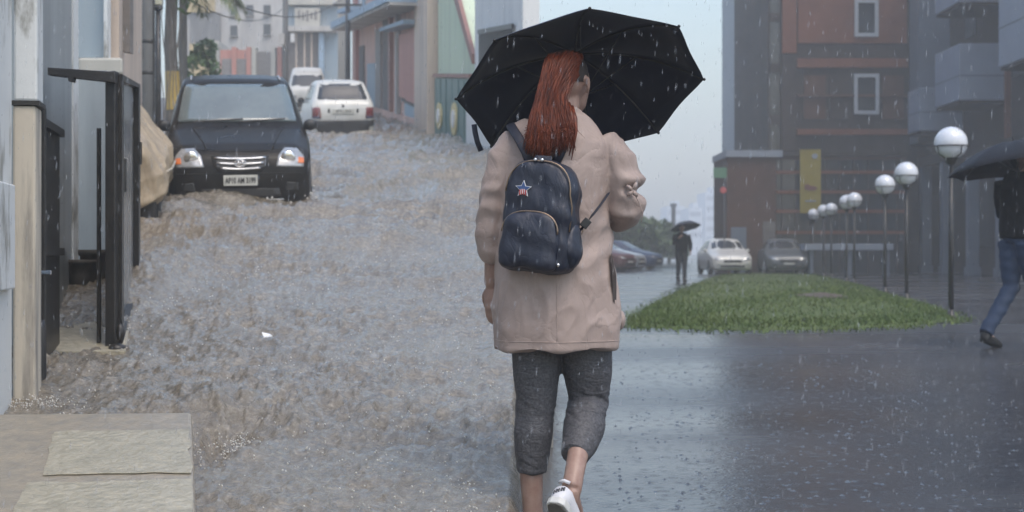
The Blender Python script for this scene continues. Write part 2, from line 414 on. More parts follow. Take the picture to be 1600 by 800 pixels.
def plaza_material():
    m = bpy.data.materials.new('wet_plaza'); m.use_nodes = True
    n, l = m.node_tree.nodes, m.node_tree.links
    b = n['Principled BSDF']
    tc = n.new('ShaderNodeTexCoord')
    # asphalt tone with wet patches
    nz = n.new('ShaderNodeTexNoise'); nz.inputs['Scale'].default_value = 0.35; nz.inputs['Detail'].default_value = 7
    l.new(tc.outputs['Object'], nz.inputs['Vector'])
    cr = n.new('ShaderNodeValToRGB')
    cr.color_ramp.elements[0].position = 0.4; cr.color_ramp.elements[0].color = (0.040, 0.041, 0.045, 1)
    cr.color_ramp.elements[1].position = 0.7; cr.color_ramp.elements[1].color = (0.075, 0.073, 0.074, 1)
    l.new(nz.outputs['Fac'], cr.inputs['Fac']); l.new(cr.outputs[0], b.inputs['Base Color'])
    # roughness: standing water nearly mirror, film of water rougher
    mp = n.new('ShaderNodeMapping'); mp.inputs['Scale'].default_value = (0.10, 0.45, 1)
    l.new(tc.outputs['Object'], mp.inputs['Vector'])
    n2 = n.new('ShaderNodeTexNoise'); n2.inputs['Scale'].default_value = 1.0; n2.inputs['Detail'].default_value = 4
    l.new(mp.outputs[0], n2.inputs['Vector'])
    mr = n.new('ShaderNodeMapRange'); mr.inputs['From Min'].default_value = 0.4; mr.inputs['From Max'].default_value = 0.62
    mr.inputs['To Min'].default_value = 0.15; mr.inputs['To Max'].default_value = 0.30
    l.new(n2.outputs['Fac'], mr.inputs['Value']); l.new(mr.outputs[0], b.inputs['Roughness'])
    b.inputs['Specular IOR Level'].default_value = 0.6
    # raindrop rings: two layers of cells
    heights = []
    for sc, rnd in ((9.0, 0.0), (4.3, 3.3)):
        mp2 = n.new('ShaderNodeMapping'); mp2.inputs['Location'].default_value = (rnd, rnd * 2, 0)
        l.new(tc.outputs['Object'], mp2.inputs['Vector'])
        v = n.new('ShaderNodeTexVoronoi'); v.voronoi_dimensions = '2D'; v.inputs['Scale'].default_value = sc
        l.new(mp2.outputs[0], v.inputs['Vector'])
        w = n.new('ShaderNodeMath'); w.operation = 'MULTIPLY'; w.inputs[1].default_value = 42.0
        l.new(v.outputs['Distance'], w.inputs[0])
        s = n.new('ShaderNodeMath'); s.operation = 'SINE'; l.new(w.outputs[0], s.inputs[0])
        fo = n.new('ShaderNodeMapRange'); fo.inputs['From Min'].default_value = 0.0; fo.inputs['From Max'].default_value = 0.42
        fo.inputs['To Min'].default_value = 1.0; fo.inputs['To Max'].default_value = 0.0
        l.new(v.outputs['Distance'], fo.inputs['Value'])
        sp = n.new('ShaderNodeSeparateColor'); l.new(v.outputs['Color'], sp.inputs[0])
        pw = n.new('ShaderNodeMath'); pw.operation = 'MULTIPLY'; l.new(s.outputs[0], pw.inputs[0]); l.new(fo.outputs[0], pw.inputs[1])
        q = n.new('ShaderNodeMath'); q.operation = 'MULTIPLY'; l.new(pw.outputs[0], q.inputs[0]); l.new(sp.outputs[0], q.inputs[1])
        heights.append(q)
    ad = n.new('ShaderNodeMath'); ad.operation = 'ADD'; l.new(heights[0].outputs[0], ad.inputs[0]); l.new(heights[1].outputs[0], ad.inputs[1])
    n3 = n.new('ShaderNodeTexNoise'); n3.inputs['Scale'].default_value = 22; n3.inputs['Detail'].default_value = 4
    l.new(tc.outputs['Object'], n3.inputs['Vector'])
    ad2 = n.new('ShaderNodeMath'); ad2.operation = 'MULTIPLY_ADD'; ad2.inputs[1].default_value = 2.2
    l.new(n3.outputs['Fac'], ad2.inputs[0]); l.new(ad.outputs[0], ad2.inputs[2])
    bp = n.new('ShaderNodeBump'); bp.inputs['Strength'].default_value = 0.5; bp.inputs['Distance'].default_value = 0.0022
    l.new(ad2.outputs[0], bp.inputs['Height']); l.new(bp.outputs[0], b.inputs['Normal'])
    return m

def flood_material():
    m = bpy.data.materials.new('muddy_flood_water'); m.use_nodes = True
    n, l = m.node_tree.nodes, m.node_tree.links
    b = n['Principled BSDF']
    tc = n.new('ShaderNodeTexCoord')
    mp = n.new('ShaderNodeMapping'); mp.inputs['Rotation'].default_value = (0, 0, math.radians(-14)); mp.inputs['Scale'].default_value = (1.0, 1.15, 1)
    l.new(tc.outputs['Object'], mp.inputs['Vector'])
    nz = n.new('ShaderNodeTexNoise'); nz.inputs['Scale'].default_value = 30.0; nz.inputs['Detail'].default_value = 7; nz.inputs['Roughness'].default_value = 0.68
    l.new(mp.outputs[0], nz.inputs['Vector'])
    big = n.new('ShaderNodeTexNoise'); big.inputs['Scale'].default_value = 1.8; big.inputs['Detail'].default_value = 4
    l.new(mp.outputs[0], big.inputs['Vector'])
    mx = n.new('ShaderNodeMath'); mx.operation = 'MULTIPLY_ADD'; mx.inputs[1].default_value = 0.20
    l.new(big.outputs['Fac'], mx.inputs[0]); l.new(nz.outputs['Fac'], mx.inputs[2])
    cr = n.new('ShaderNodeValToRGB'); e = cr.color_ramp.elements
    e[0].position = 0.56; e[0].color = (0.135, 0.116, 0.088, 1)
    e[1].position = 0.98; e[1].color = (0.36, 0.335, 0.29, 1)
    x = e.new(0.75); x.color = (0.205, 0.182, 0.143, 1)
    mpf = n.new('ShaderNodeMapping'); mpf.inputs['Rotation'].default_value = (0, 0, math.radians(-12)); mpf.inputs['Scale'].default_value = (3.2, 0.30, 1)
    l.new(tc.outputs['Object'], mpf.inputs['Vector'])
    fl = n.new('ShaderNodeTexNoise'); fl.inputs['Scale'].default_value = 1.0; fl.inputs['Detail'].default_value = 6; fl.inputs['Roughness'].default_value = 0.65; fl.inputs['Distortion'].default_value = 1.2
    l.new(mpf.outputs[0], fl.inputs['Vector'])
    mf = n.new('ShaderNodeMath'); mf.operation = 'MULTIPLY_ADD'; mf.inputs[1].default_value = 0.28
    l.new(fl.outputs['Fac'], mf.inputs[0]); l.new(mx.outputs[0], mf.inputs[2])
    l.new(mf.outputs[0], cr.inputs['Fac']); l.new(cr.outputs[0], b.inputs['Base Color'])
    b.inputs['Coat Weight'].default_value = 1.0; b.inputs['Coat Tint'].default_value = (1.0, 0.955, 0.89, 1); b.inputs['Coat IOR'].default_value = 1.4; b.inputs['Coat Roughness'].default_value = 0.06
    b.inputs['Roughness'].default_value = 0.08
    b.inputs['Specular IOR Level'].default_value = 0.75
    n2 = n.new('ShaderNodeTexNoise'); n2.inputs['Scale'].default_value = 15; n2.inputs['Detail'].default_value = 7; n2.inputs['Roughness'].default_value = 0.62; n2.inputs['Distortion'].default_value = 0.6
    l.new(mp.outputs[0], n2.inputs['Vector'])
    bp = n.new('ShaderNodeBump'); bp.inputs['Strength'].default_value = 0.9; bp.inputs['Distance'].default_value = 0.028
    l.new(n2.outputs['Fac'], bp.inputs['Height']); l.new(bp.outputs[0], b.inputs['Coat Normal'])
    n4 = n.new('ShaderNodeTexNoise'); n4.inputs['Scale'].default_value = 48; n4.inputs['Detail'].default_value = 5; n4.inputs['Roughness'].default_value = 0.7
    l.new(mp.outputs[0], n4.inputs['Vector'])
    bp2 = n.new('ShaderNodeBump'); bp2.inputs['Strength'].default_value = 0.9; bp2.inputs['Distance'].default_value = 0.018
    l.new(n4.outputs['Fac'], bp2.inputs['Height']); l.new(bp.outputs[0], bp2.inputs['Normal']); l.new(bp2.outputs[0], b.inputs['Normal'])
    return m

# plaza sheet out to the horizon
dd = np.concatenate([np.linspace(-6, 8, 8), np.linspace(8.5, 16, 24), np.array([18, 24, 40, 80, 160, 320, 480])])
xx = np.concatenate([[-480, -200, -60, -20], np.linspace(-10, 30, 9), [60, 200, 480]])
Xg, Yg = np.meshgrid(xx, dd)
Zg = np.vectorize(zg)(Yg)
plaza = props(grid_mesh('plaza_ground', Xg, Yg, Zg, plaza_material()), kind='structure')

# the street terrace: road surface on a slope, edge on the right held by a retaining wall
def street_left(d): return -0.168 * (d - 8) - 9.0
XB0 = 0.30
def xb(d): return np.interp(d, [3, 5, 6, 7, 8.2, 10, 14, 100], [0.06, 0.075, 0.09, 0.10, 0.11, 0.16, 0.30, 0.33])
mb = MB()
ds = [3.0, 5, 6, 8, 10, 14, 24, 50, 96]
topL = [Vector((-40, d, zs(d))) for d in ds]; topR = [Vector((float(xb(d)) - 0.02, d, zs(d) - 0.12 * (1 - min(1, max(0, (d - 6) / 2))))) for d in ds]
v = topL + topR; n0 = len(ds)
f = [(i, i + n0, i + 1 + n0, i + 1) for i in range(n0 - 1)]
road_m = mat('street_bed', (0.10, 0.09, 0.08), 0.5, bump=0.4)
terr = props(mesh('street_ground', v, f, road_m), kind='structure')

rw = empty('retaining_wall', (0.33, 8, 0), label='long concrete retaining wall holding up the street behind the woman', cat='wall')
mb = MB()
for a, b_ in [(8.2, 10), (10, 14), (14, 23.5), (23.5, 60), (60, 96)]:
    xa, xc = float(xb(a)), float(xb(b_))
    za, zb_ = zs(a) + 0.16, zs(b_) + 0.16
    V = [Vector((xa, a, -0.3)), Vector((xa + 0.11, a, -0.3)), Vector((xc + 0.11, b_, -0.3)), Vector((xc, b_, -0.3)),
         Vector((xa, a, za)), Vector((xa + 0.11, a, za)), Vector((xc + 0.11, b_, zb_)), Vector((xc, b_, zb_))]
    mb.add([q - Vector((0.33, 8, 0)) for q in V], [(0, 3, 2, 1), (4, 5, 6, 7), (0, 1, 5, 4), (1, 2, 6, 5), (2, 3, 7, 6), (3, 0, 4, 7)])
mb.build('wall_face', M['concrete'], rw)
mb = MB()
for a, b_ in [(8.2, 10), (10, 14), (14, 23.5)]:
    xa, xc = float(xb(a)), float(xb(b_))
    za, zb_ = zs(a) + 0.163, zs(b_) + 0.163
    mb.prism([Vector((xa - 0.02, a, za)) - Vector((0.33, 8, 0)), Vector((xa + 0.13, a, za)) - Vector((0.33, 8, 0)), Vector((xc + 0.13, b_, zb_)) - Vector((0.33, 8, 0)), Vector((xc - 0.02, b_, zb_)) - Vector((0.33, 8, 0))], (0, 0, 0.06))
mb.build('coping', M['concrete'], rw)

# flood water
WD = 0.10
NR, NC = 760, 470
drow = 3.9 * (90 / 3.9) ** (np.linspace(0, 1, NR))
tcol = np.linspace(0, 1, NC)
D = np.repeat(drow[:, None], NC, 1)
xl = -0.168 * (D - 8) - 2.9 - 0.02 * D
xr = xb(D) + np.where(D < 8.2, 0.03, -0.01)
Xw = xl + (xr - xl) * (1 - (1 - tcol[None, :]) ** 1.0)
base = zs(D) + WD
edge = sstep(xb(D) - 0.10, xb(D) + 0.02, Xw) * (1 - sstep(7.8, 8.6, D))
base = base * (1 - edge) + (0.012) * edge
# flow-aligned coordinates (water runs down towards the right-hand front)
ca, sa = math.cos(math.radians(-28)), math.sin(math.radians(-28))
U = Xw * ca - D * sa; V_ = (Xw * sa + D * ca) * 0.95
r1 = 1 - np.abs(pnoise(U * 4.2, V_ * 4.2, 0.3))
r2 = 1 - np.abs(pnoise(U * 10.5 + 3, V_ * 10.5, 2.1))
r3 = 1 - np.abs(pnoise(U * 24 + 7, V_ * 24 + 1, 4.7))
calm = 0.45 + 0.55 * sstep(-0.35, 0.35, pnoise(U * 0.6, V_ * 0.9, 9.1))
# standing waves across the current, stronger up the street
Wv = pnoise(Xw * 0.9 + 2.0, D * 1.25 + 0.8 * pnoise(Xw * .7, D * .3, 5.5), 6.6)
big = sstep(9, 15, D) * (1 - sstep(40, 70, D))
hgt = calm * (0.052 * r1 ** 2 + 0.034 * r2 ** 2 + 0.013 * r3 ** 2) + 0.05 * pnoise(U * 0.9, V_ * 1.2, 1.0) + (0.03 + 0.14 * big) * (1 - np.abs(Wv)) ** 3
def bump_at(px, py, rx, ry, amp):
    d0 = 1.49 * FPX / (py - 113.0); x0 = (px - 800) / FPX * d0
    return amp * np.exp(-((Xw - x0) / rx) ** 2 - ((D - d0) / ry) ** 2)
ext = bump_at(345, 690, 0.16, 0.28, -0.10) + bump_at(385, 715, 0.10, 0.20, 0.07) + bump_at(330, 655, 0.14, 0.16, 0.05)
ext += bump_at(375, 325, 0.9, 0.7, 0.06) + bump_at(500, 290, 0.5, 1.2, 0.08) + bump_at(560, 228, 0.5, 1.8, 0.07) + bump_at(700, 240, 1.0, 2.5, 0.12) + bump_at(262, 425, 0.30, 1.3, 0.13) + bump_at(300, 470, 0.18, 1.0, -0.05)
fa = 1 - 0.6 * edge
flood = props(grid_mesh('flood_water', Xw, D, base + (hgt - 0.03) * fa + ext * fa, flood_material()), kind='structure')
def water_z(x, d): return zs(d) + WD

# ------------------------------------------------------------ street frame helpers
YAW = math.atan(0.168)
Uv = Vector((-math.sin(YAW), math.cos(YAW), 0))
def wall_d(px): return 24.6 / (1 + (px - 800) / 403.2)
def right_root(name, px, label, cat, group=None):
    d = wall_d(px); X = -0.168 * (d - 24.6)
    o = empty(name, (X, d, zs(d)), (0, 0, math.pi / 2 + YAW), label, cat, group)
    o['s0'] = d / math.cos(YAW); o['z0'] = zs(d)
    return o
def fpt(root, px, py, y):
    d = wall_d(px)
    z = HC - (py - HOR) / FPX * d
    return Vector((d / math.cos(YAW) - root['s0'], y, z - root['z0']))
def fac(root, name, poly, y0, y1, m, parent=None, bev=0):
    """prism standing on the right-hand street facade, outline given where it is seen"""
    mb = MB(); a = [fpt(root, px, py, y0) for px, py in poly]
    mb.prism(a, (0, y1 - y0, 0))
    return mb.build(name, m, parent or root, bev=bev)
def rect(x0, y0, x1, y1, slope=True):
    return [(x0, y0), (x1, y0), (x1, y1), (x0, y1)]
def fpoly(px0, px1, zlo, zhi):
    """facade strip between two columns, heights above the road at each column"""
    def row(px, z):
        d = wall_d(px); return HOR - FPX * (zs(d) + z - HC) / d
    return [(px0, row(px0, zhi)), (px1, row(px1, zhi)), (px1, row(px1, zlo)), (px0, row(px0, zlo))]

# ---- right-hand houses, from the near end (white) up the street
h_white = right_root('white_house', 815, 'whitewashed house at the near right end of the flooded street', 'house')
fac(h_white, 'wall', fpoly(817, 742, -0.6, 5.2), -0.26, 0.0, M['white_wall'])
fac(h_white, 'cornice', fpoly(817, 742, 5.2, 5.35), -0.28, 0.06, M['white_wall'])
fac(h_white, 'plinth', fpoly(817, 742, -0.6, 0.25), 0.002, 0.05, M['grey_wall'])
for (a, b_) in ((757, 768), (776, 788)):
    w = fac(h_white, 'window', fpoly(b_, a, 3.2, 4.4), -0.02, 0.02, M['grey_wall'])
    fac(h_white, 'window_sill', fpoly(b_ + 1, a - 1, 3.1, 3.2), 0.002, 0.08, M['white_wall'], w)
gg = right_root('grille_gate', 806, 'dark vertical bar grille gate in the white wall behind the umbrella', 'gate')
fac(gg, 'top_rail', fpoly(806, 752, 2.28, 2.36), 0.03, 0.07, M['iron'])
fac(gg, 'bottom_rail', fpoly(806, 752, 0.55, 0.62), 0.03, 0.07, M['iron'])
for k in range(16):
    p0 = 753 + k * 3.4
    fac(gg, 'bar', fpoly(p0 + 0.9, p0, 0.625, 2.275), 0.035, 0.06, M['iron'])
sg = right_root('notice_board', 800, 'white painted notice board with faint blue lettering low on the white wall', 'sign')
brd = fac(sg, 'board', [(738, 166), (800, 182), (800, 262), (738, 246)], 0.09, 0.12, M['white'])
fac(sg, 'board_frame', [(738, 247), (800, 263), (800, 266), (738, 250)], 0.085, 0.135, M['grey_wall'])
M['sign_ink'] = mat('faded_blue_ink', (0.22, 0.27, 0.34), 0.7)
mbl = MB()
for r_ in range(3):
    q = 744
    while q < 796:
        w_ = random.uniform(1.6, 3.6); yb = 221 + r_ * 9.5 + (q - 738) * 0.26; hh = random.uniform(4.5, 6)
        for seg in range(2):
            a = q + seg * w_ * 0.5
            mbl.prism([fpt(sg, a, yb, 0.121), fpt(sg, a + 0.8, yb + 0.2, 0.121), fpt(sg, a + 0.8, yb + hh, 0.121), fpt(sg, a, yb + hh, 0.121)], (0, 0.002, 0))
        if random.random() < 0.6:
            mbl.prism([fpt(sg, q, yb + (0 if random.random() < .5 else hh - 1), 0.121), fpt(sg, q + w_ * .5, yb + .4, 0.121), fpt(sg, q + w_ * .5, yb + 1.4, 0.121), fpt(sg, q, yb + 1.2, 0.121)], (0, 0.002, 0))
        q += w_ + 1.8
o = mbl.build('lettering', M['sign_ink'], sg); o['kind'] = 'stuff'

h_mint = right_root('mint_house', 741, 'pale mint green house with brown sloping gable trim and dark green gate', 'house')
fac(h_mint, 'wall', [(741, 262), (741, 92), (714, -20), (683, -60), (683, 262)], -1.0, -0.02, M['mint'])
fac(h_mint, 'gable_trim', [(742, 100), (742, 84), (715, -20), (708, -20)], -0.018, 0.06, M['trim_brown'])
fac(h_mint, 'plinth', fpoly(741, 683, -0.4, 0.12), -0.018, 0.05, M['green_gate'])
gm = right_root('green_gate', 741, 'dark green double leaf gate with two gold leaf ornaments', 'gate')
for (a, b_, cx, cy) in ((740.5, 712, 716, 186), (711, 684, 692, 181)):
    lf = fac(gm, 'gate_leaf', fpoly(a, b_, 0.13, 1.47), 0.02, 0.07, M['green_gate'], bev=0.01)
    hh = 26 if cx > 700 else 21; ww = 5 if cx > 700 else 4.4
    el = [(cx + ww * math.cos(t), cy + hh * math.sin(t)) for t in np.linspace(0, 2 * math.pi, 17)[:-1]]
    fac(gm, 'ornament', el, 0.072, 0.10, M['gold'], lf)
    el = [(cx + ww * .5 * math.cos(t), cy + hh * .55 * math.sin(t)) for t in np.linspace(0, 2 * math.pi, 13)[:-1]]
    fac(gm, 'ornament_core', el, 0.102, 0.12, M['white'], lf)
    for t in (0.33, 0.66):
        q = a + (b_ - a) * t
        fac(gm, 'gate_rib', fpoly(q + .6, q - .6, 0.16, 1.44), 0.072, 0.085, M['green_gate'], lf)
fac(gm, 'gate_header', fpoly(741, 683, 1.48, 1.56), 0.0, 0.10, M['trim_brown'])

h_pink = right_root('pink_house', 682, 'pink plastered house with blue sunshade canopy and pink shutters', 'house')
fac(h_pink, 'corner_pier', fpoly(682, 661, -0.5, 5.5), -1.6, 0.22, M['beige_wall'], bev=0.02)
fac(h_pink, 'wall', fpoly(661, 574, -0.6, 6.2), -1.6, 0.0, M['pink_wall'])
fac(h_pink, 'plinth', fpoly(660, 600, -0.5, 0.42), 0.002, 0.10, M['pink_wall'])
fac(h_pink, 'blue_dado', fpoly(657, 634, 0.42, 2.0), 0.002, 0.04, M['blue_wall'])
fac(h_pink, 'blue_dado', fpoly(588, 575, 0.42, 1.9), 0.002, 0.04, M['blue_wall'])
cn = fac(h_pink, 'sunshade', [(666, -8), (552, 36), (552, 46), (666, 4)], 0.0, 0.95, M['blue_trim'])
fac(h_pink, 'sunshade_soffit', [(666, 4.5), (552, 46.5), (552, 49), (666, 9)], 0.0, 0.88, M['grey_wall'], cn)
w = fac(h_pink, 'window_hood', [(662, 31), (619, 45), (619, 50), (662, 38)], 0.002, 0.5, M['blue_trim'])
# window with pink shutters
w = fac(h_pink, 'window', [(655, 44), (630, 52), (630, 158), (655, 170)], 0.002, 0.05, M['dark_void'])
fac(h_pink, 'shutter', [(659, 44), (641, 49), (641, 157), (659, 164)], 0.052, 0.13, M['pink_deep'], w, bev=0.008)
fac(h_pink, 'shutter', [(640.5, 50), (628, 54), (628, 150), (640.5, 156)], 0.052, 0.09, M['pink_deep'], w, bev=0.008)
for k in range(4):
    y_ = 60 + k * 26
    fac(h_pink, 'shutter_rail', [(658, y_), (642, y_ + 2), (642, y_ + 4), (658, y_ + 2.4)], 0.131, 0.145, M['pink_deep'], w)
dr = fac(h_pink, 'door', fpoly(612, 600, 0.42, 3.3), 0.002, 0.05, M['dark_void'])
fac(h_pink, 'door_frame', fpoly(615, 612.3, 0.42, 3.4), 0.002, 0.12, M['trim_brown'], dr)
fac(h_pink, 'rolling_shutter', fpoly(597, 589, 0.42, 3.0), 0.002, 0.06, M['shutter'])
fac(h_pink, 'drain_pipe', fpoly(627, 624.5, 0.42, 4.6), 0.02, 0.14, M['grey_wall'])
fac(h_pink, 'string_course', fpoly(661, 574, 4.9, 5.05), 0.002, 0.09, M['beige_wall'])

h_far = right_root('terracotta_house', 573, 'narrow terracotta house with blue balcony beyond the pink house', 'house')
fac(h_far, 'wall', fpoly(573, 549, -0.6, 7.5), -1.6, -0.03, M['pink_wall'])
fac(h_far, 'balcony_slab', [(572, 10), (553, 16), (553, 22), (572, 17)], -0.028, 0.7, M['blue_trim'])
fac(h_far, 'door', fpoly(569, 562, 0.3, 2.6), -0.028, 0.03, M['dark_void'])
fac(h_far, 'window', fpoly(570, 561, 3.4, 4.8), -0.028, 0.03, M['blue_wall'])
fac(h_far, 'brick_pier', fpoly(560, 557, 0, 5.0), -0.028, 0.12, M['pink_deep'])

# ---- the far end of the street
def fbox(root, name, x0, y0, x1, y1, d, dep, m, parent=None, bev=0, proud=0.0):
    """box whose front face (at depth d-proud) is seen across these columns and rows"""
    a = P(x0, y1, d); b_ = P(x1, y0, d); L = root.location
    mb = MB(); mb.bb((a.x - L.x, d - proud - L.y, a.z - L.z), (b_.x - L.x, d + dep - L.y, b_.z - L.z))
    return mb.build(name, m, parent or root, bev=bev)
def far_root(name, px, d, label, cat, group=None, z=None):
    p = P(px, 0, d)
    return empty(name, (p.x, d, zs(d) if z is None else z), label=label, cat=cat, group=group)

b1 = far_root('grey_building', 370, 92, 'large grey plaster building closing the far end of the street', 'building')
fbox(b1, 'wall', 285, -60, 446, 150, 92, 8, M['grey_wall'])
fbox(b1, 'yellow_panel', 284, -10, 336, 20, 92, 0.1, M['yellow_wall'], proud=0.25)
fbox(b1, 'darker_wing', 298, 20.3, 345, 100, 92, 0.1, M['pole'], proud=0.15)  # wing in a darker grey than the main wall
for (a, c) in ((360, 8), (385, 8), (412, 8), (360, 40), (412, 38)):
    w = fbox(b1, 'window', a, c, a + 11, c + 16, 92, 0.1, M['glass_dark'], proud=0.05)
    fbox(b1, 'window_sill', a - 1, c + 16.2, a + 12, c + 18, 92, 0.1, M['concrete'], w, proud=0.2)
b2 = far_root('yellow_house', 318, 84, 'small yellow house with white parapet beyond the black car', 'house')
fbox(b2, 'wall', 296, 68, 338, 150, 84, 5, M['yellow_wall'])
fbox(b2, 'parapet', 322, 64, 342, 74, 84, 5, M['cream'], proud=0.15)
fbox(b2, 'window', 305, 72, 310, 79, 84, 0.1, M['glass_dark'], proud=0.05)
fbox(b2, 'gate_pillar', 336, 76, 343, 150, 84, 0.6, M['cream'], proud=0.3)
b3 = far_root('orange_compound_wall', 375, 82, 'orange compound wall with grey gates and square pillars', 'wall')
fbox(b3, 'wall', 344, 78, 392, 150, 82, 0.5, M['orange_wall'])
for (a, c) in ((347, 362), (370, 385)):
    fbox(b3, 'gate', a, 92, c, 150, 82, 0.1, M['shutter'], proud=0.08)
for a in (363, 386, 394, 424, 434):
    fbox(b3, 'pillar', a, 74, a + 7, 150, 82, 0.6, M['cream'] if a in (394, 424) else M['orange_wall'], proud=0.2)
fbox(b3, 'sheet_gate', 401, 81, 424, 150, 82, 0.1, M['shutter'])
b4 = far_root('blue_shop', 492, 80, 'two storey blue fronted shop with cream signboard at the street end', 'shop')
fbox(b4, 'wall', 447, -80, 529, 150, 80, 6, M['blue_wall'])
fbox(b4, 'parapet', 447, -60, 529, 9, 80, 0.1, M['cream'], proud=0.4)
sbd = fbox(b4, 'signboard', 462, 14, 501, 42, 80, 0.1, M['cream'], proud=0.35)
for k in range(5):
    a = 467 + k * 6.5
    fbox(b4, 'sign_mark', a, 18 + (k % 2) * 3, a + 3.4, 31 + (k % 3) * 2, 80, 0.0, M['shutter'], sbd, proud=0.37)
fbox(b4, 'shopfront', 450, 52, 498, 150, 80, 0.1, M['dark_void'], proud=0.05)
fbox(b4, 'lintel', 448, 43, 528, 51, 80, 0.1, M['grey_wall'], proud=0.6)
for a in (462, 475, 486):
    fbox(b4, 'shop_post', a, 52, a + 2.5, 150, 80, 0.1, M['beige_wall'], proud=0.15)
fbox(b4, 'blue_column', 499, 52, 507, 150, 80, 0.2, M['blue_trim'], proud=0.3)
b5 = far_root('cream_pillar', 535, 66, 'tall cream plastered gate pillar behind the dark pole', 'pillar')
fbox(b5, 'shaft', 528, -60, 541, 172, 66, 1.2, M['cream'])
fbox(b5, 'base', 526.5, 150, 542.5, 173, 66, 1.3, M['cream'], proud=0.08)

def street_pole(px, d, r, top_z, m, label, name='utility_pole', arms=(), group='utility poles in the street', lean=0.0):
    X = (px - 800) / FPX * d
    o = empty(name, (X, d, zs(d)), label=label, cat='pole', group=group)
    MB().tube([(0, 0, -0.3), (lean * .5, 0, top_z * .5), (lean, 0, top_z)], [r * 1.1, r, r * .85], 14).build('shaft', m, o, True)
    MB().tube([(0, 0, -0.3), (0, 0, 0.35)], [r * 1.5, r * 1.35], 14).build('collar', M['concrete'], o, True)
    for (z, hw) in arms:
        MB().box((0, -r - 0.03, z), (hw * 2, 0.06, 0.07)).build('cross_arm', M['iron'], o)
        for s in (-1, 1):
            MB().lathe([(0.02, 0), (0.05, .02), (.03, .07), (.045, .1), (.01, .14)], 8, (s * hw * .9, -r - .03, z + .035)).build('insulator', M['white'], o, True)
    return o
street_pole(543.5, 52, 0.085, 8.0, M['pole_dark'], 'dark steel utility pole with cross arm in front of the pink house', arms=((3.85, 0.5),))
po = street_pole(446, 62, 0.11, 9.0, M['pole'], 'grey concrete pole with ring and meter boxes behind the white van')
MB().box((-0.12, -0.18, 2.9), (0.22, 0.14, 0.45)).build('meter_box', M['grey_wall'], po, bev=.01)
MB().box((0.32, -0.18, 2.95), (0.16, 0.12, 0.36)).build('meter_box', M['white'], po, bev=.01)
mb = MB(); mb.tube([(-0.45 + 0.42 * math.cos(t), 0, 5.9 + 0.5 * math.sin(t)) for t in np.linspace(0.5, 5.8, 18)], 0.022, 6); mb.build('cable_ring', M['iron'], po, True)
MB().box((0.25, -0.2, 5.5), (0.5, 0.2, 0.9)).build('switch_box', M['pole_dark'], po, bev=.02)
po = street_pole(231, 22, 0.088, 7.0, M['pole'], 'thick concrete utility pole rising behind the tarpaulin on the left')
for z in (1.55, 2.0, 2.9):
    MB().lathe([(0.092, 0), (0.098, 0.005), (0.098, 0.05), (0.092, 0.055)], 14, (0, 0, z)).build('band', M['iron'], po, True)
MB().box((-0.14, -0.06, 1.85), (0.10, 0.12, 0.16)).build('bracket', M['iron'], po, bev=.01)
MB().tube([(0.09, -.03, 0), (0.095, -.03, 3), (0.09, -.03, 6.5)], 0.018, 6).build('conduit', M['iron'], po)
po = street_pole(247, 22.5, 0.045, 2.55, M['iron'], 'thin dark meter post with cream box on top', name='meter_post')
MB().box((0.0, -0.02, 2.68), (0.11, 0.12, 0.22)).build('meter_box', M['meter'], po, bev=.01)
MB().lathe([(0.05, 0), (0.07, .01), (.07, .05), (.05, .06)], 10, (0, 0, 2.5)).build('cap', M['iron'], po, True)
po = street_pole(286, 27, 0.07, 8.0, M['pole'], 'slim grey pole with a vine beside the palm trunk')
# overhead cables
def cable(a, b_, sag, label):
    a, b_ = Vector(a), Vector(b_)
    pts = [a.lerp(b_, t) - Vector((0, 0, sag * 4 * t * (1 - t))) - (a) for t in np.linspace(0, 1, 14)]
    o = MB().tube(pts, 0.014, 5).build('overhead_cable', M['iron']); o.location = a
    return props(o, label, 'cable')
cable(P(231, -40, 22), P(443, 12, 62), 0.6, 'upper black overhead cable sagging between the left and far poles')
cable(P(247, -60, 22.4), P(543, -10, 52), 0.8, 'lower black cable crossing the street to the dark pole')

# ---- left-hand side
def lroot(name, px, d, label, cat, group=None):
    X = (px - 800) / FPX * d
    o = empty(name, (X, d, zs(d)), (0, 0, YAW), label, cat, group)
    return o
# local frame of these roots: +y up the street, +x away from the wall to the street, z up
wl_ = lroot('blue_compound_wall', 26, 6.9, 'peeling pale blue compound wall at the left edge of the picture', 'wall')
MB().bb((-0.9, -3.6, -0.9), (-0.02, 0.0, 3.2)).build('wall_body', M['peel_blue'], wl_, bev=.01)
MB().bb((-0.018, -3.6, 0.62), (0.012, -0.12, 1.08)).build('ledge', M['peel_blue'], wl_, bev=.008)
MB().bb((-0.018, -3.6, -0.9), (0.02, -0.05, -0.02)).build('plinth', M['worn_beige'], wl_, bev=.008)
# drain pipe box and worn pilaster at the corner
pl = lroot('worn_pillar', 42, 7.02, 'weathered beige gate pillar with blue upper half at far left', 'pillar')
MB().bb((-0.05, -0.09, -0.5), (0.052, 0.10, 1.43)).build('shaft', M['worn_beige'], pl, bev=.012)
MB().bb((-0.047, -0.085, 1.45), (0.058, 0.11, 3.0)).build('upper_shaft', M['peel_blue'], pl, bev=.012)
MB().bb((-0.055, -0.10, 1.432), (0.068, 0.12, 1.452)).build('band', M['iron'], pl)
MB().bb((-0.05, -0.095, 2.02), (0.066, 0.115, 2.04)).build('joint_strip', M['grey_wall'], pl)
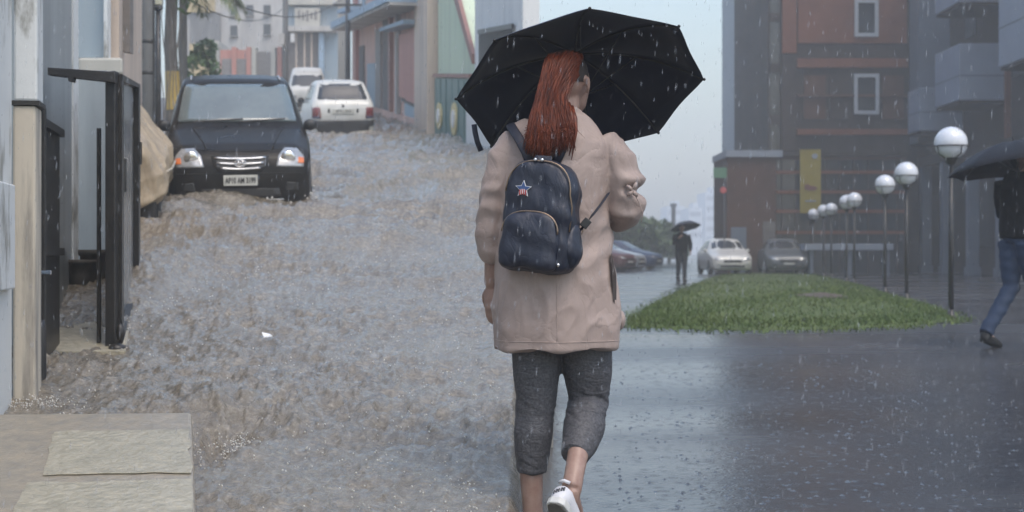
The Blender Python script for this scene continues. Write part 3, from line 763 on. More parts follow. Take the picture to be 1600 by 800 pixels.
# folded black gate leaf beside the pillar
gl = lroot('folded_gate_leaf', 62, 7.45, 'narrow black iron gate leaf folded back beside the worn pillar', 'gate')
MB().bb((-0.045, 0, 0.02), (-0.015, 0.9, 1.38)).build('sheet', M['iron'], gl)
MB().bb((-0.02, -0.03, -0.1), (0.03, 0.02, 1.42)).build('stile', M['iron'], gl, bev=.006)
for z in (0.04, 0.7, 1.34):
    MB().bb((-0.012, 0.02, z), (0.012, 0.9, z + 0.04)).build('rail', M['iron'], gl)
MB().tube([(0.0, -0.05, 0.62), (0.06, -0.06, 0.62)], 0.012, 8).build('bolt', M['chrome'], gl)
MB().lathe([(0.035, -0.1), (0.04, 0), (0.04, 0.3), (0.03, 0.34)], 12, (0.0, -0.06, 0.05)).build('hinge_post', M['iron'], gl, True)

# blue house with passage behind the gate
bh = lroot('blue_house', 68, 8.1, 'pale blue grey house with window recess above the black gate', 'house')
Lm = bh.matrix_world if False else None
def to_local(root, p):
    Mx = Matrix.Translation(root.location) @ root.rotation_euler.to_matrix().to_4x4()
    return Mx.inverted() @ Vector(p)
def lquad(root, name, pts, thick, m, parent=None, bev=0):
    """slab from four world points, thickened along the given world vector"""
    q = [to_local(root, p) for p in pts]
    R3 = root.rotation_euler.to_matrix().inverted()
    mb = MB(); mb.prism(q, R3 @ Vector(thick))
    return mb.build(name, m, parent or root, bev=bev)
def quadP(x0, y0a, x1, y0b, y1a, y1b, d0, d1):
    return [P(x0, y0a, d0), P(x1, y0b, d1), P(x1, y1b, d1), P(x0, y1a, d0)]
# side wall of the passage (recedes), then the end wall, then the upper storey
lquad(bh, 'passage_wall', quadP(66, -60, 112, -60, 548, 462, 8.2, 10.4), (-0.3, 0, 0), M['sheet_blue'])
lquad(bh, 'end_wall', quadP(112, 110, 166, 110, 475, 475, 11.1, 11.1), (0, 0.2, 0), M['sheet_blue'])
lquad(bh, 'corner_post', quadP(109, -60, 115, -60, 466, 466, 10.5, 10.5), (0, 0.12, 0), M['peel_blue'])
lquad(bh, 'upper_wall', quadP(118, -70, 186, -70, 92, 92, 12.2, 12.2), (-0.46, 2.0, 0), M['beige_wall'])
lquad(bh, 'window_recess', quadP(121, -70, 163, -70, 90, 90, 12.15, 12.15), (0, 0.04, 0), M['blue_wall'])
lquad(bh, 'window_frame', quadP(162, -70, 168, -70, 91, 91, 12.05, 12.05), (0, 0.1, 0), M['peel_blue'])
lquad(bh, 'sill_slab', quadP(122, 90, 192, 90, 116, 116, 12.0, 12.0), (-0.13, 0.5, 0), M['cream'], bev=.02)
lquad(bh, 'side_wall', quadP(187, -70, 222, -70, 400, 380, 12.4, 19), (-0.3, 0, 0), M['beige_wall'])
lquad(bh, 'down_pipe', quadP(190, -70, 203, -70, 80, 82, 13.0, 13.0), (0, 0.12, 0), M['shutter'])
ap = lroot('concrete_apron', 130, 10, 'wet concrete driveway apron inside the black gate', 'driveway')
lquad(ap, 'slab_top', [P(78, 549, 8.1), P(196, 549, 8.1), P(213, 436, 10.92), P(100, 436, 10.92)], (0, 0, -0.25), M['slab'])

# clutter in the passage: pots
for k, (px, py, d, r, h, lb) in enumerate(((128, 462, 10.2, 0.10, 0.24, 'round dark clay pot on the floor of the passage'), (148, 460, 10.3, 0.10, 0.30, 'taller dark pot at the back of the passage'))):
    p = P(px, py, d)
    o = empty('plant_pot', p, label=lb, cat='pot', group='pots in the passage')
    MB().lathe([(r * .6, 0), (r, h * .55), (r * .95, h * .85), (r * 1.08, h * .88), (r * 1.08, h), (r * .9, h), (r * .85, h * .9)], 18).build('pot', M['pot'], o, True)
    MB().lathe([(r * .84, h * .88), (r * .5, h * .93), (0.005, h * .95)], 14).build('soil', M['soil'], o, True)
    if k >= 0: continue
    mb = MB(); rr = random.Random(k)
    for j in range(26):
        a = rr.uniform(0, 6.28); l_ = rr.uniform(.10, .26); bx = Vector((math.cos(a) * .03, math.sin(a) * .03, h * .9))
        tip = bx + Vector((math.cos(a) * l_ * .7, math.sin(a) * l_ * .7, l_ * .8)); md_ = bx.lerp(tip, .5) + Vector((0, 0, .05)); sd = Vector((-math.sin(a), math.cos(a), 0)) * .022
        mb.add([bx, md_ - sd, tip, md_ + sd], [(0, 1, 2, 3)])
    mb.build('foliage', M['leaf'], o)

# black gate: post, overhead bar, open leaf
gt = lroot('black_gate', 172, 8.25, 'black iron gate with overhead bar and open grey sheet leaf', 'gate')
lquad(gt, 'post', quadP(164, 112, 180, 110, 548, 545, 8.25, 8.25), (0, 0.09, 0), M['iron'], bev=.006)
lquad(gt, 'overhead_bar', [P(74, 105, 8.2), P(179, 112, 8.2), P(179, 129, 8.2), P(74, 117, 8.2)], (0, 0.06, 0), M['iron'], bev=.004)
lquad(gt, 'bar_bracket', [P(106, 120, 8.19), P(115, 121, 8.19), P(114, 128, 8.19), P(107, 127, 8.19)], (0, 0.05, 0), M['iron'])
lf = lquad(gt, 'gate_leaf', quadP(181, 118, 211, 134, 548, 442, 8.34, 10.9), (-0.03, 0, 0), M['sheet_grey'])
def leafbar(name, x0, y0, x1, y1, x2, y2, x3, y3, d0, d1, m=M['iron']):
    return lquad(gt, name, [P(x0, y0, d0), P(x1, y1, d1), P(x2, y2, d1), P(x3, y3, d0)], (0.035, 0, 0), m, lf)
leafbar('top_rail', 181.5, 116, 211.5, 132, 211.5, 138, 181.5, 126, 8.34, 10.9)
leafbar('end_stile', 209, 133, 211.8, 134, 211.8, 441, 209, 452, 10.6, 10.9)
leafbar('near_stile', 180.5, 118, 184, 120, 184, 536, 180.5, 548, 8.32, 8.55)
leafbar('bottom_rail', 182, 532, 211, 432, 211, 441, 182, 546, 8.34, 10.9)
for (x, y0, y1, dd_) in ((194, 248, 300, 9.0), (219, 222, 257, 10.7)):
    off = 0.09
    a, b_ = P(x, y0, dd_), P(x, y1, dd_)
    mb = MB(); mb.tube([to_local(gt, a), to_local(gt, b_)], 0.013, 8)
    for t in (.15, .85):
        c_ = a.lerp(b_, t); mb.tube([to_local(gt, c_), to_local(gt, c_ + Vector((-off, 0, 0)))], 0.009, 6)
    mb.build('handle', M['iron'], lf)
lquad(gt, 'drop_rod', quadP(151, 200, 156, 200, 546, 546, 8.35, 8.35), (0, 0.03, 0), M['iron'])
MB().ball(to_local(gt, P(188, 520, 8.2)), (0.025, .025, .05), 8).build('latch', M['iron'], gt, True)
MB().ball(to_local(gt, P(183, 545, 8.2)), (0.05, .05, .03), 8).build('foot_block', M['iron'], gt, True)

# raised stone slab at the front left
st = empty('stone_step', P(150, 720, 5.4), label='wet raised stone step with two pale slabs at bottom left', cat='step')
def sp(px, py, h):            # point at height h above the water plane of the street, seen at px,py
    k = 1.59 - WD - h; d = k * FPX / (py - 113.0); return P(px, py, d) - st.location
ts = 0.17
mb = MB(); mb.prism([sp(-60, 647, ts), sp(300, 644, ts), sp(309, 880, ts), sp(-120, 880, ts)], (0, 0, -0.5)); mb.build('step_body', M['slab_joint'], st, bev=.015)
def rough_slab(pl, name, seed):
    rr = np.random.default_rng(seed); pts = []
    for i in range(len(pl)):
        a, b_ = np.array(pl[i]), np.array(pl[(i + 1) % len(pl)])
        for t in np.linspace(0, 1, 9)[:-1]:
            pts.append(a + (b_ - a) * t + rr.normal(size=2) * (1.5, .7))
    mb = MB(); mb.prism([sp(x, y, ts) + Vector((0, 0, 0.003)) for x, y in pts], (0, 0, 0.003)); return mb.build(name, M['slab'], st, bev=.001)
rough_slab([(85, 676), (296, 673), (299, 740), (66, 744)], 'paving_slab', 1)
rough_slab([(42, 757), (300, 751), (303, 860), (-10, 860)], 'paving_slab', 2)

# tarpaulin covered car on the left, behind the gate leaf
SLOPE = math.atan(TAN_S)
def street_matrix(px, d, extra_yaw=0.0, lift=0.0):
    X = (px - 800) / FPX * d
    nrm = Vector((0, -TAN_S, 1)).normalized()
    fw = Vector((-math.sin(YAW + extra_yaw), math.cos(YAW + extra_yaw), 0)); fw = (fw - nrm * fw.dot(nrm)).normalized()
    rt = fw.cross(nrm)
    Mx = Matrix((rt, fw, nrm)).transposed().to_4x4()
    return Matrix.Translation(Vector((X, d, zs(d))) + nrm * lift) @ Mx
tc_ = empty('covered_vehicle', mw=street_matrix(150, 14.6), label='small vehicle under a tan tarpaulin parked behind the gate', cat='vehicle')
rings = []
for (y, hw, top, zb) in ((0.0, 0.30, 0.70, 0.40), (0.02, .58, .86, .32), (0.10, .64, .96, .30), (.45, .65, 1.10, .29), (.80, .64, 1.24, .29), (1.3, .62, 1.30, .29), (2.2, .62, 1.28, .30), (2.7, .60, 1.05, .33), (2.9, .4, .7, .4)):
    ring = []
    for k in range(28):
        t = 2 * math.pi * k / 28; c, s = math.cos(t), math.sin(t)
        x = hw * math.copysign(abs(c) ** .38, c); z = (top + zb) / 2 + (top - zb) / 2 * math.copysign(abs(s) ** .42, s)
        if s > 0: x *= 1 - .50 * max(0, (z - .62) / .62)
        ring.append(Vector((x, y, z)))
    rings.append(ring)
mb = MB(); mb.loft(rings)
def tarp_disp(co, no):
    fold = 0.030 * (1 - np.abs(pnoise(co[:, 0] * 3 + co[:, 2] * 1.6, co[:, 1] * 3.5 - co[:, 2] * 2.2, co[:, 2] * .8))) ** 5 - .012 + .010 * (1 - np.abs(pnoise(co[:, 0] * 2 + 5, co[:, 1] * 2, co[:, 2] * 3.5))) ** 4
    return fold + 0.008 * fbm(co[:, 0] * 3.5, co[:, 1] * 3.5, co[:, 2] * 2.0) + 0.012 * sstep(.5, .33, co[:, 2]) * np.sin(co[:, 1] * 22 + co[:, 0] * 17)
remesh(mb, 'tarpaulin', M['tarp'], tc_, 0.016, 2, tarp_disp)
MB().tube([(.66, .3, .62), (.665, 1.2, .60), (.65, 2.2, .62)], .012, 6).build('tie_rope', M['worn_beige'], tc_, True)
MB().bb((-0.5, 0.12, 0.16), (0.56, 2.6, 0.36)).build('chassis', M['plastic'], tc_, bev=.03)
for sx in (-1, 1):
    for y in (0.45, 2.2):
        Mx = Matrix.Rotation(math.pi / 2, 3, 'Y')
        MB().lathe([(.12, -.07), (.24, -.07), (.26, -.04), (.26, .04), (.24, .07), (.12, .07)], 20, (sx * .5, y, .25), Mx).build('wheel', M['rubber'], tc_, True)

# palm, vines and bush
pt = empty('palm_tree', ((268 - 800) / FPX * 26, 26, zs(26)), label='palm tree with grey trunk and drooping fronds on the left', cat='tree')
MB().tube([(0, 0, -.3), (.03, 0, 1.0), (-.02, 0, 2.1), (.02, 0, 3.2)], [.15, .12, .105, .10], 14).build('trunk', M['bark'], pt, True)
MB().tube([(.03, -.005, .95), (.01, -.005, 1.6)], [.128, .121], 14, cap=False).build('paint_band', M['yellow_mark'], pt, True)
def frond(root, base, az, ln, rise, droop, seed):
    rr = random.Random(seed); mb = MB(); pts = []
    for i in range(15):
        t = i / 14
        pts.append(Vector(base) + Vector((math.cos(az) * ln * t * (1 - .25 * t), math.sin(az) * ln * t * (1 - .25 * t), rise * t - droop * t * t)))
    mb.tube(pts, [.022 * (1 - .8 * i / 14) for i in range(15)], 5)
    for i in range(1, 57):
        t = i / 57; k = t * 14; a = int(k); p = pts[a].lerp(pts[min(a + 1, 14)], k - a); tg = (pts[min(a + 1, 14)] - pts[a]).normalized()
        side = tg.cross(Vector((0, 0, 1))).normalized()
        for s in (-1, 1):
            l_ = .55 * math.sin(math.pi * (.12 + .8 * t)) * rr.uniform(.8, 1.1)
            tip = p + (side * s * .7 + tg * .55 - Vector((0, 0, rr.uniform(.35, .8)))).normalized() * l_
            w = tg * .016; md_ = p.lerp(tip, .45) + Vector((0, 0, .02))
            mb.add([p, md_ - w, tip, md_ + w], [(0, 1, 2, 3)])
    return mb.build('frond', M['frond'], root)
for k, az in enumerate((-0.35, 0.5, 1.3, 2.2, 3.0, 3.9, 4.6, 5.3)):
    frond(pt, (0.02, 0, 3.2), az, 1.75 if k < 2 else 1.6, .55 if k == 0 else .8, 1.35 if k == 0 else 1.3, k)
def leaf_cloud(center, radii, n, size, seed, shell=.5):
    r = np.random.default_rng(seed)
    d = r.normal(size=(n, 3)); d /= np.linalg.norm(d, axis=1)[:, None]
    rad = (shell + (1 - shell) * r.random(n)) ** .6
    lump = 1 + .3 * fbm(d[:, 0] * 2 + seed, d[:, 1] * 2, d[:, 2] * 2)
    c = d * (rad * lump)[:, None] * np.array(radii) + np.array(center)
    a = r.normal(size=(n, 3)); a /= np.linalg.norm(a, axis=1)[:, None]
    b_ = np.cross(a, r.normal(size=(n, 3))); b_ /= np.linalg.norm(b_, axis=1)[:, None]
    s = size * (.6 + .8 * r.random(n))[:, None]
    V = np.stack([c - a * s, c - b_ * s * .45, c + a * s, c + b_ * s * .45], 1).reshape(-1, 3)
    return V, np.arange(4 * n).reshape(-1, 4)
def crown(name, clouds, m, parent):
    mb = MB()
    for c in clouds:
        v, f = leaf_cloud(*c); mb.add(v.tolist(), f.tolist())
    return mesh(name, mb.v, mb.f, m, parent)
bs = empty('street_bush', ((312 - 800) / FPX * 40, 40, zs(40)), label='leafy green bush behind the roof of the black car', cat='bush')
crown('foliage', [((0, 0, 1.6), (.62, .5, .55), 500, .10, 2), ((.15, 0, 2.2), (.3, .3, .25), 150, .10, 3)], M['leaf'], bs)
MB().tube([(0, 0, -.2), (.03, 0, .8), (0, 0, 1.6)], [.06, .05, .03], 8).build('stem', M['bark'], bs)
vn = empty('climbing_vine', ((262 - 800) / FPX * 25, 25, zs(25)), label='tangle of thin vines and leaves hanging around the palm trunk', cat='plant')
rr = random.Random(9)
for k in range(9):
    x = -.22 + .055 * k
    pts = [(x + .04 * math.sin(i * 1.3 + k), .05 * math.sin(i + k * 2), 5 - i * .42) for i in range(12)]
    MB().tube(pts, .010, 4).build('vine', M['bark'], vn)
crown('foliage', [((-.1, 0, 3.6), (.28, .15, .8), 160, .06, 5), ((.25, 0, 3.3), (.18, .15, .9), 130, .06, 6)], M['leaf'], vn)

# litter floating on the flood
lt = MB(); lt.add([(-.022, -.03, 0), (.024, -.025, .012), (.02, .03, .004), (-.025, .025, .014), (-.022, -.03, .006), (.024, -.025, .018), (.02, .03, .010), (-.025, .025, .02)], [(0, 3, 2, 1), (4, 5, 6, 7), (0, 1, 5, 4), (1, 2, 6, 5), (2, 3, 7, 6), (3, 0, 4, 7)])
o = lt.build('paper_scrap', M['litter']); _d = 1.44 * FPX / (527 - 113.); o.location = P(417, 527, _d) ; o.rotation_euler = (0.3, 0.05, .4)
props(o, 'small white paper scrap floating on the muddy water', 'litter')
# ------------------------------------------------------------ plaza: lawn, lamps, buildings
GZ = 0.15
def pl_pt(px, py):
    d = d_plaza(py); return Vector(((px - 800) / FPX * d, d, GZ))
outline = [(978, 508), (1000, 512), (1060, 515), (1150, 517), (1260, 517), (1380, 513), (1440, 508), (1496, 501), (1484, 493), (1450, 480), (1400, 466), (1345, 448), (1300, 436), (1265, 429), (1200, 427), (1140, 427.5), (1105, 436), (1060, 455), (1015, 478), (985, 497)]
OP = np.array([pl_pt(*q)[:2] for q in outline])
_t = np.linspace(0, len(OP), 161)[:-1]; _i = _t.astype(int)
OPd = OP[_i] * (1 - (_t - _i))[:, None] + OP[(_i + 1) % len(OP)] * (_t - _i)[:, None]
for _ in range(2): OPd = (np.roll(OPd, 1, 0) + OPd * 2 + np.roll(OPd, -1, 0)) / 4
cen = np.array([6.6, 33.0])
rings = []
mound = lambda t: 0.07 * (1 - t ** 2.2) + 0.02
verts, faces = [], []
K = len(OPd); S = [1.0, .985, .94, .86, .75, .6, .42, .22]
for s in S:
    for q in OPd:
        p = cen + (q - cen) * s
        verts.append((p[0], p[1], GZ + (mound(s) + .03 * float(pnoise(p[0] * .7, p[1] * .35)) * (1 - s) * 2 if s < 1 else -0.03)))
verts.append((cen[0], cen[1], GZ + .10))
for i in range(len(S) - 1):
    for j in range(K):
        a = i * K + j; b_ = i * K + (j + 1) % K
        faces.append((a, b_, b_ + K, a + K))
for j in range(K): faces.append(((len(S) - 1) * K + j, (len(S) - 1) * K + (j + 1) % K, len(verts) - 1))
lawn = props(mesh('lawn_mound', verts, faces, M['lawn'], smooth=True), kind='structure')
bvh_lawn = BVHTree.FromPolygons([Vector(v) for v in verts], faces)
# grass blades
gb = MB(); gv, gf = [], []
r = np.random.default_rng(11); nb = 0
def inside(p):
    x, y = p; c = False
    for i in range(K):
        x1, y1 = OPd[i]; x2, y2 = OPd[i - 1]
        if (y1 > y) != (y2 > y) and x < (x2 - x1) * (y - y1) / (y2 - y1) + x1: c = not c
    return c
while nb < 26000:
    s = math.sqrt(r.random()) ; q = OPd[r.integers(K)]
    if r.random() < .45: s = .86 + .18 * r.random()
    p = cen + (q - cen) * s + r.normal(size=2) * .12
    if p[1] > 42 and r.random() < .6: continue
    h = bvh_lawn.ray_cast(Vector((p[0], p[1], 3)), Vector((0, 0, -1)))[0]
    if h is None:
        if s < 1.05 and r.random() < .5: h = Vector((p[0], p[1], GZ))
        else: continue
    hh = r.uniform(.02, .065); a = r.uniform(0, 6.28); w = .012 + .004 * (p[1] > 30); lx, ly = r.normal(size=2) * .035
    n_ = len(gv)
    gv += [(h.x - math.cos(a) * w, h.y - math.sin(a) * w, h.z - .01), (h.x + math.cos(a) * w, h.y + math.sin(a) * w, h.z - .01), (h.x + lx, h.y + ly, h.z + hh)]
    gf.append((n_, n_ + 1, n_ + 2)); nb += 1
props(mesh('lawn_grass', gv, gf, M['blade']), 'short wet green grass covering the mound in the plaza', 'grass', kind='stuff')
# bare earth patch
pp = pl_pt(1287, 470); vv = []
mb = MB()
el = [(pp.x + .45 * math.cos(t) * (1 + .2 * math.sin(3 * t)), pp.y + .9 * math.sin(t) * (1 + .15 * math.cos(2 * t))) for t in np.linspace(0, 6.283, 25)[:-1]]
vs = []
for s in (1, .6, .05):
    for x, y in el:
        x2, y2 = pp.x + (x - pp.x) * s, pp.y + (y - pp.y) * s
        h = bvh_lawn.ray_cast(Vector((x2, y2, 3)), Vector((0, 0, -1)))[0]
        vs.append((x2, y2, (h.z if h else GZ) + .012 + .07 * (1 - s)))
fs = [(i * 24 + j, i * 24 + (j + 1) % 24, (i + 1) * 24 + (j + 1) % 24, (i + 1) * 24 + j) for i in range(2) for j in range(24)]
props(mesh('earth_patch', vs, fs, M['soil'], smooth=True), kind='structure')

# globe lamps
def make_lamp():
    o = empty('globe_lamp', (0, 0, 0))
    MB().tube([(0, 0, -.05), (0, 0, 2.06)], [.036, .033], 12).build('post', M['iron'], o, True)
    MB().lathe([(.09, -.02), (.09, .02), (.05, .05), (.045, .12)], 14).build('base', M['iron'], o, True)
    MB().lathe([(.035, 2.04), (.06, 2.06), (.075, 2.10), (.10, 2.13), (.10, 2.15)], 16).build('socket', M['iron'], o, True)
    MB().ball((0, 0, 2.33), (.218, .218, .218), 28).build('globe', M['globe'], o, True)
    c = MB()
    c.tube([(.226 * math.cos(t), .226 * math.sin(t), 2.29) for t in np.linspace(0, 2 * math.pi, 29)], .009, 6)
    for k in range(4):
        a = k * math.pi / 2 + .4
        c.tube([(.226 * math.cos(a), .226 * math.sin(a), 2.29), (.20 * math.cos(a), .20 * math.sin(a), 2.18), (.09 * math.cos(a), .09 * math.sin(a), 2.13)], .008, 6)
    c.build('cradle', M['iron'], o, True)
    return o
def copy_tree(o, parent=None):
    c = o.copy(); SC.collection.objects.link(c)
    if parent is not None: c.parent = parent
    for ch in o.children: copy_tree(ch, c)
    return c
lamp0 = make_lamp()
LAMPS = [(1486, 498, 'nearest and largest globe lamp, beside the man in jeans'),
         (1416.5, 468, 'second globe lamp from the man, standing on the lawn edge'),
         (1383, 457, 'third globe lamp from the man, slightly left of the second'),
         (1335, 442, 'fourth globe lamp from the man, right one of an overlapping pair'),
         (1323, 440, 'fifth globe lamp from the man, left one of an overlapping pair'),
         (1299, 433, 'sixth globe lamp from the man, below the yellow banner edge'),
         (1287, 431.5, 'seventh globe lamp from the man, small and hazy'),
         (1271, 428, 'farthest and smallest globe lamp in the row')]
for i, (px, py, lb) in enumerate(LAMPS):
    o = lamp0 if i == 0 else copy_tree(lamp0)
    d = d_plaza(py); o.location = ((px - 800) / FPX * d, d, GZ)
    o.rotation_euler.z = .3 * i
    props(o, lb, 'street lamp', 'globe lamps along the lawn')

# ---- tower block
def zroot(name, px, d, label, cat):
    return empty(name, ((px - 800) / FPX * d, d, GZ), label=label, cat=cat)
T = zroot('brick_tower', 1310, 66, 'tall dark brick tower block with orange brick bands', 'building')
fbox(T, 'wall', 1200, -420, 1482, 430, 66, 10, M['brick_dark'])
fbox(T, 'brick_panel', 1246, -110, 1416, 68, 66, .1, M['brick_orange'], proud=.12)
fbox(T, 'brick_panel', 1246, -420, 1416, -180, 66, .1, M['brick_orange'], proud=.12)
fbox(T, 'corner_pier', 1221, -420, 1243, 84, 66, .1, M['brick_orange'], proud=.25)
fbox(T, 'lower_pier', 1221, 84.5, 1243, 236, 66, .1, M['brick_dark'], proud=.18)
fbox(T, 'glazing_strip', 1203, -420, 1217, 236, 66, .1, M['glass_dark'], proud=.06)
for y in (-320, -230, -140, -60, 20, 100, 180):
    fbox(T, 'spandrel', 1203, y, 1217, y + 14, 66, .1, M['brick_dark'], proud=.10)
for y, h in ((92, 14), (202, 9), (-120, 10), (148, 4)):
    fbox(T, 'string_course', 1244, y, 1417, y + h, 66, .1, M['brick_mid'] if h < 6 else M['brick_orange'], proud=.2)
fbox(T, 'dark_band', 1246, 69, 1416, 91, 66, .1, M['brick_dark'], proud=.05)
for (x0, y0, x1, y1) in ((1333, 116, 1372, 179), (1334, 0, 1371, 58), (1334, -130, 1371, -68), (1334, -250, 1371, -188)):
    w = fbox(T, 'window', x0, y0, x1, y1, 66, .1, M['glass_dark'], proud=.13)
    t = 5.5
    for q in ((x0, y0, x0 + t, y1), (x1 - t, y0, x1, y1), (x0 + t, y0, x1 - t, y0 + t), (x0 + t, y1 - t, x1 - t, y1)):
        fbox(T, 'window_frame', *q, 66, .1, M['frame_white'], w, proud=.22)
for k, (x0, x1) in enumerate(((1256, 1290), (1296, 1326), (1378, 1412))):
    for (y0, y1) in ((118, 186), (-105, -40)):
        fbox(T, 'recessed_panel', x0, y0, x1, y1, 66, .1, M['brick_mid'] if (k + (y0 > 0)) % 2 else M['brick_dark'], proud=.07 if y0 > 0 else .15)
S_ = zroot('pale_slab_block', 1184, 76, 'pale grey slab tower just left of the brick tower', 'building')
fbox(S_, 'wall', 1167, -420, 1206, 432, 76, 9, M['pale_clad'])
fbox(S_, 'edge_fin', 1165, -420, 1171, 432, 76, .2, M['pale_clad'], proud=.25)
for y in range(-380, 240, 62):
    fbox(S_, 'floor_joint', 1171.2, y, 1206, y + 2.5, 76, .1, M['pale_clad'], proud=.06)
A = zroot('brick_annex', 1290, 61, 'low brown brick annex with glazed bands below the tower', 'building')
fbox(A, 'wall', 1136, 244, 1416, 434, 61, 4, M['brick_mid'])
fbox(A, 'coping', 1134, 235, 1222, 245.5, 61, 4.1, M['pale_clad'], proud=.15)
fbox(A, 'coping', 1222.5, 238, 1417, 244.5, 61, 4.1, M['brick_dark'], proud=.15)
for (y0, y1) in ((250, 266), (272, 297), (303, 327), (333, 360), (366, 428)):
    fbox(A, 'glazing_band', 1213, y0, 1412, y1, 61, .1, M['glass_dark'], proud=.05)
    for k in range(9):
        x = 1220 + k * 22.5
        fbox(A, 'mullion', x, y0 + .3, x + 2.2, y1 - .3, 61, .1, M['brick_dark'], proud=.12)
for y in (267, 298, 328, 361):
    fbox(A, 'brick_band', 1212, y, 1413, y + 4.6, 61, .1, M['brick_orange'], proud=.16)
fbox(A, 'doorway', 1192, 346, 1211, 431, 61, .1, M['dark_void'], proud=.05)
fbox(A, 'entrance_panel', 1142, 355, 1166, 431, 61, .1, M['grey_clad'], proud=.05)
bn = zroot('yellow_banner', 1266, 60.6, 'tall yellow banner hanging on the annex front', 'banner')
fbox(bn, 'cloth', 1250, 233, 1282.5, 333, 60.6, .03, M['banner'])
L = bn.location
def el_prism(root, cx, cy, rx, ry, d, th, m, name, parent):
    mb = MB(); q = [P(cx + rx * math.cos(t), cy + ry * math.sin(t), d) - root.location for t in np.linspace(0, 6.283, 21)[:-1]]
    mb.prism(q, (0, -th, 0)); return mb.build(name, m, parent)
el_prism(bn, 1273, 244, 4.5, 4, 60.59, .02, M['pale_clad'], 'emblem', bn)
el_prism(bn, 1267, 294, 10, 3.6, 60.59, .02, M['banner_mark'], 'print_mark', bn)
el_prism(bn, 1261, 290, 4, 2.2, 60.585, .03, M['banner_mark'], 'print_mark', bn)
fbox(bn, 'print_line', 1258, 313, 1275, 315, 60.59, .0, M['pale_clad'], proud=.02)
fbox(bn, 'hanging_bar', 1248, 231, 1284.5, 233, 60.6, .05, M['iron'], proud=.02)
lg = zroot('pale_ledge', 1328, 57, 'long pale concrete bench ledge behind the far lamps', 'ledge')
fbox(lg, 'ledge_top', 1258, 381, 1396, 391, 57, 1.0, M['pale_clad'], bev=.02)
for x in (1265, 1325, 1384):
    fbox(lg, 'support', x, 391.2, x + 6, 431, 57.15, .6, M['grey_clad'])

# ---- wing on the right, receding towards the camera
W = empty('balcony_wing', (18.4, 55, GZ), label='dark brick wing with pale projecting balconies on the right', cat='building')
def wb(name, x0, x1, y0, y1, z0, z1, m, parent=None, bev=0):
    mb = MB(); mb.bb((x0 - 18.4, y0 - 55, z0 - GZ), (x1 - 18.4, y1 - 55, z1 - GZ)); return mb.build(name, m, parent or W, bev=bev)
wb('wall', 18.4, 26, 30, 65.9, -.2, 22, M['brick_dark'])
wb('tower_return', 17.06, 18.39, 64.5, 65.95, 5.6, 22, M['grey_clad'])
def balcony(y0, y1, z0, z1):
    s = wb('balcony', 16.6, 18.38, y0, y1, z0, z1, M['balcony'], bev=.02)
    wb('balcony_seam', 16.585, 18.38, y0 - .015, y1 + .015, (z0 * .58 + z1 * .42), (z0 * .58 + z1 * .42) + .05, M['grey_clad'], s)
    wb('balcony_floor', 16.66, 18.37, y0 + .05, y1 - .05, z0 - .12, z0 - .01, M['brick_dark'], s)
    return s
balcony(44.5, 52.4, 7.3, 10.4)
balcony(57.0, 60.3, 6.65, 8.75)
balcony(62.6, 64.4, 5.95, 7.7)
balcony(57.0, 60.3, 10.3, 12.4)
balcony(44.5, 52.4, 12.4, 15.0)
for (y0, y1, z0, z1) in ((53.2, 56.4, 7.4, 9.4), (53.2, 56.4, 10.6, 12.6), (60.8, 62.2, 6.6, 8.4), (60.8, 62.2, 9.6, 11.4), (53.2, 56.4, 1.2, 3.8), (46, 50.5, 1.2, 3.8), (58, 61, 1.2, 3.8)):
    w = wb('window', 18.33, 18.398, y0, y1, z0, z1, M['glass_dark'])
    wb('window_frame', 18.31, 18.328, y0 - .06, y0, z0, z1, M['grey_clad'], w)
wb('canopy', 16.9, 18.38, 40, 64, 4.55, 4.9, M['brick_dark'])
for y in (43, 46.5, 50, 53.5, 57, 60.5, 63.5):
    c = wb('column', 16.95, 17.35, y, y + .4, GZ - .1, 4.54, M['grey_clad'], bev=.02)
    wb('column_base', 16.9, 17.4, y - .05, y + .45, GZ - .1, GZ + .3, M['grey_clad'], c)
wb('orange_post', 18.2, 18.39, 56.6, 56.8, GZ, 22, M['brick_orange'])  # slim full-height post in orange brick

# ---- far hazy skyline, sign, trees
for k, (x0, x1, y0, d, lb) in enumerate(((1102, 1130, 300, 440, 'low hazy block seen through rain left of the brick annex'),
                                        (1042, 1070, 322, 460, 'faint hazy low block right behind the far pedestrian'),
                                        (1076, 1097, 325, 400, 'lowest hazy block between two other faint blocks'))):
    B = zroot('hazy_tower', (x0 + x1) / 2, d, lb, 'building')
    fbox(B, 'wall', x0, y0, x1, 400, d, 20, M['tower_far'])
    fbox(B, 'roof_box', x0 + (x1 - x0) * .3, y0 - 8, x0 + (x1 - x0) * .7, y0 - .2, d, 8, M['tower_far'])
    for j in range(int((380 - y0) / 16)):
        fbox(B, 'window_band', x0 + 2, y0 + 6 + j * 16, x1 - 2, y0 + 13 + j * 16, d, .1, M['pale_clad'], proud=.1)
sgn = zroot('road_sign_gantry', 1127, 58, 'green hanging road sign with red disc beside the annex corner', 'sign')
fbox(sgn, 'post', 1131, 255, 1133, 424, 58, .06, M['pole_dark'])
fbox(sgn, 'green_panel', 1115, 262, 1135, 278, 58, .05, M['sign_green'], proud=.08)
el_prism(sgn, 1130, 297, 5, 5, 57.92, .04, M['sign_red'], 'red_disc', sgn)
fl = zroot('column_monument', 1052, 120, 'thin dark column rising behind the far pedestrian', 'column')
fbox(fl, 'shaft', 1049.5, 322, 1055.5, 405, 120, .3, M['pole_dark'])
fbox(fl, 'capital', 1048, 318, 1057, 323, 120, .4, M['pole_dark'], proud=.1)
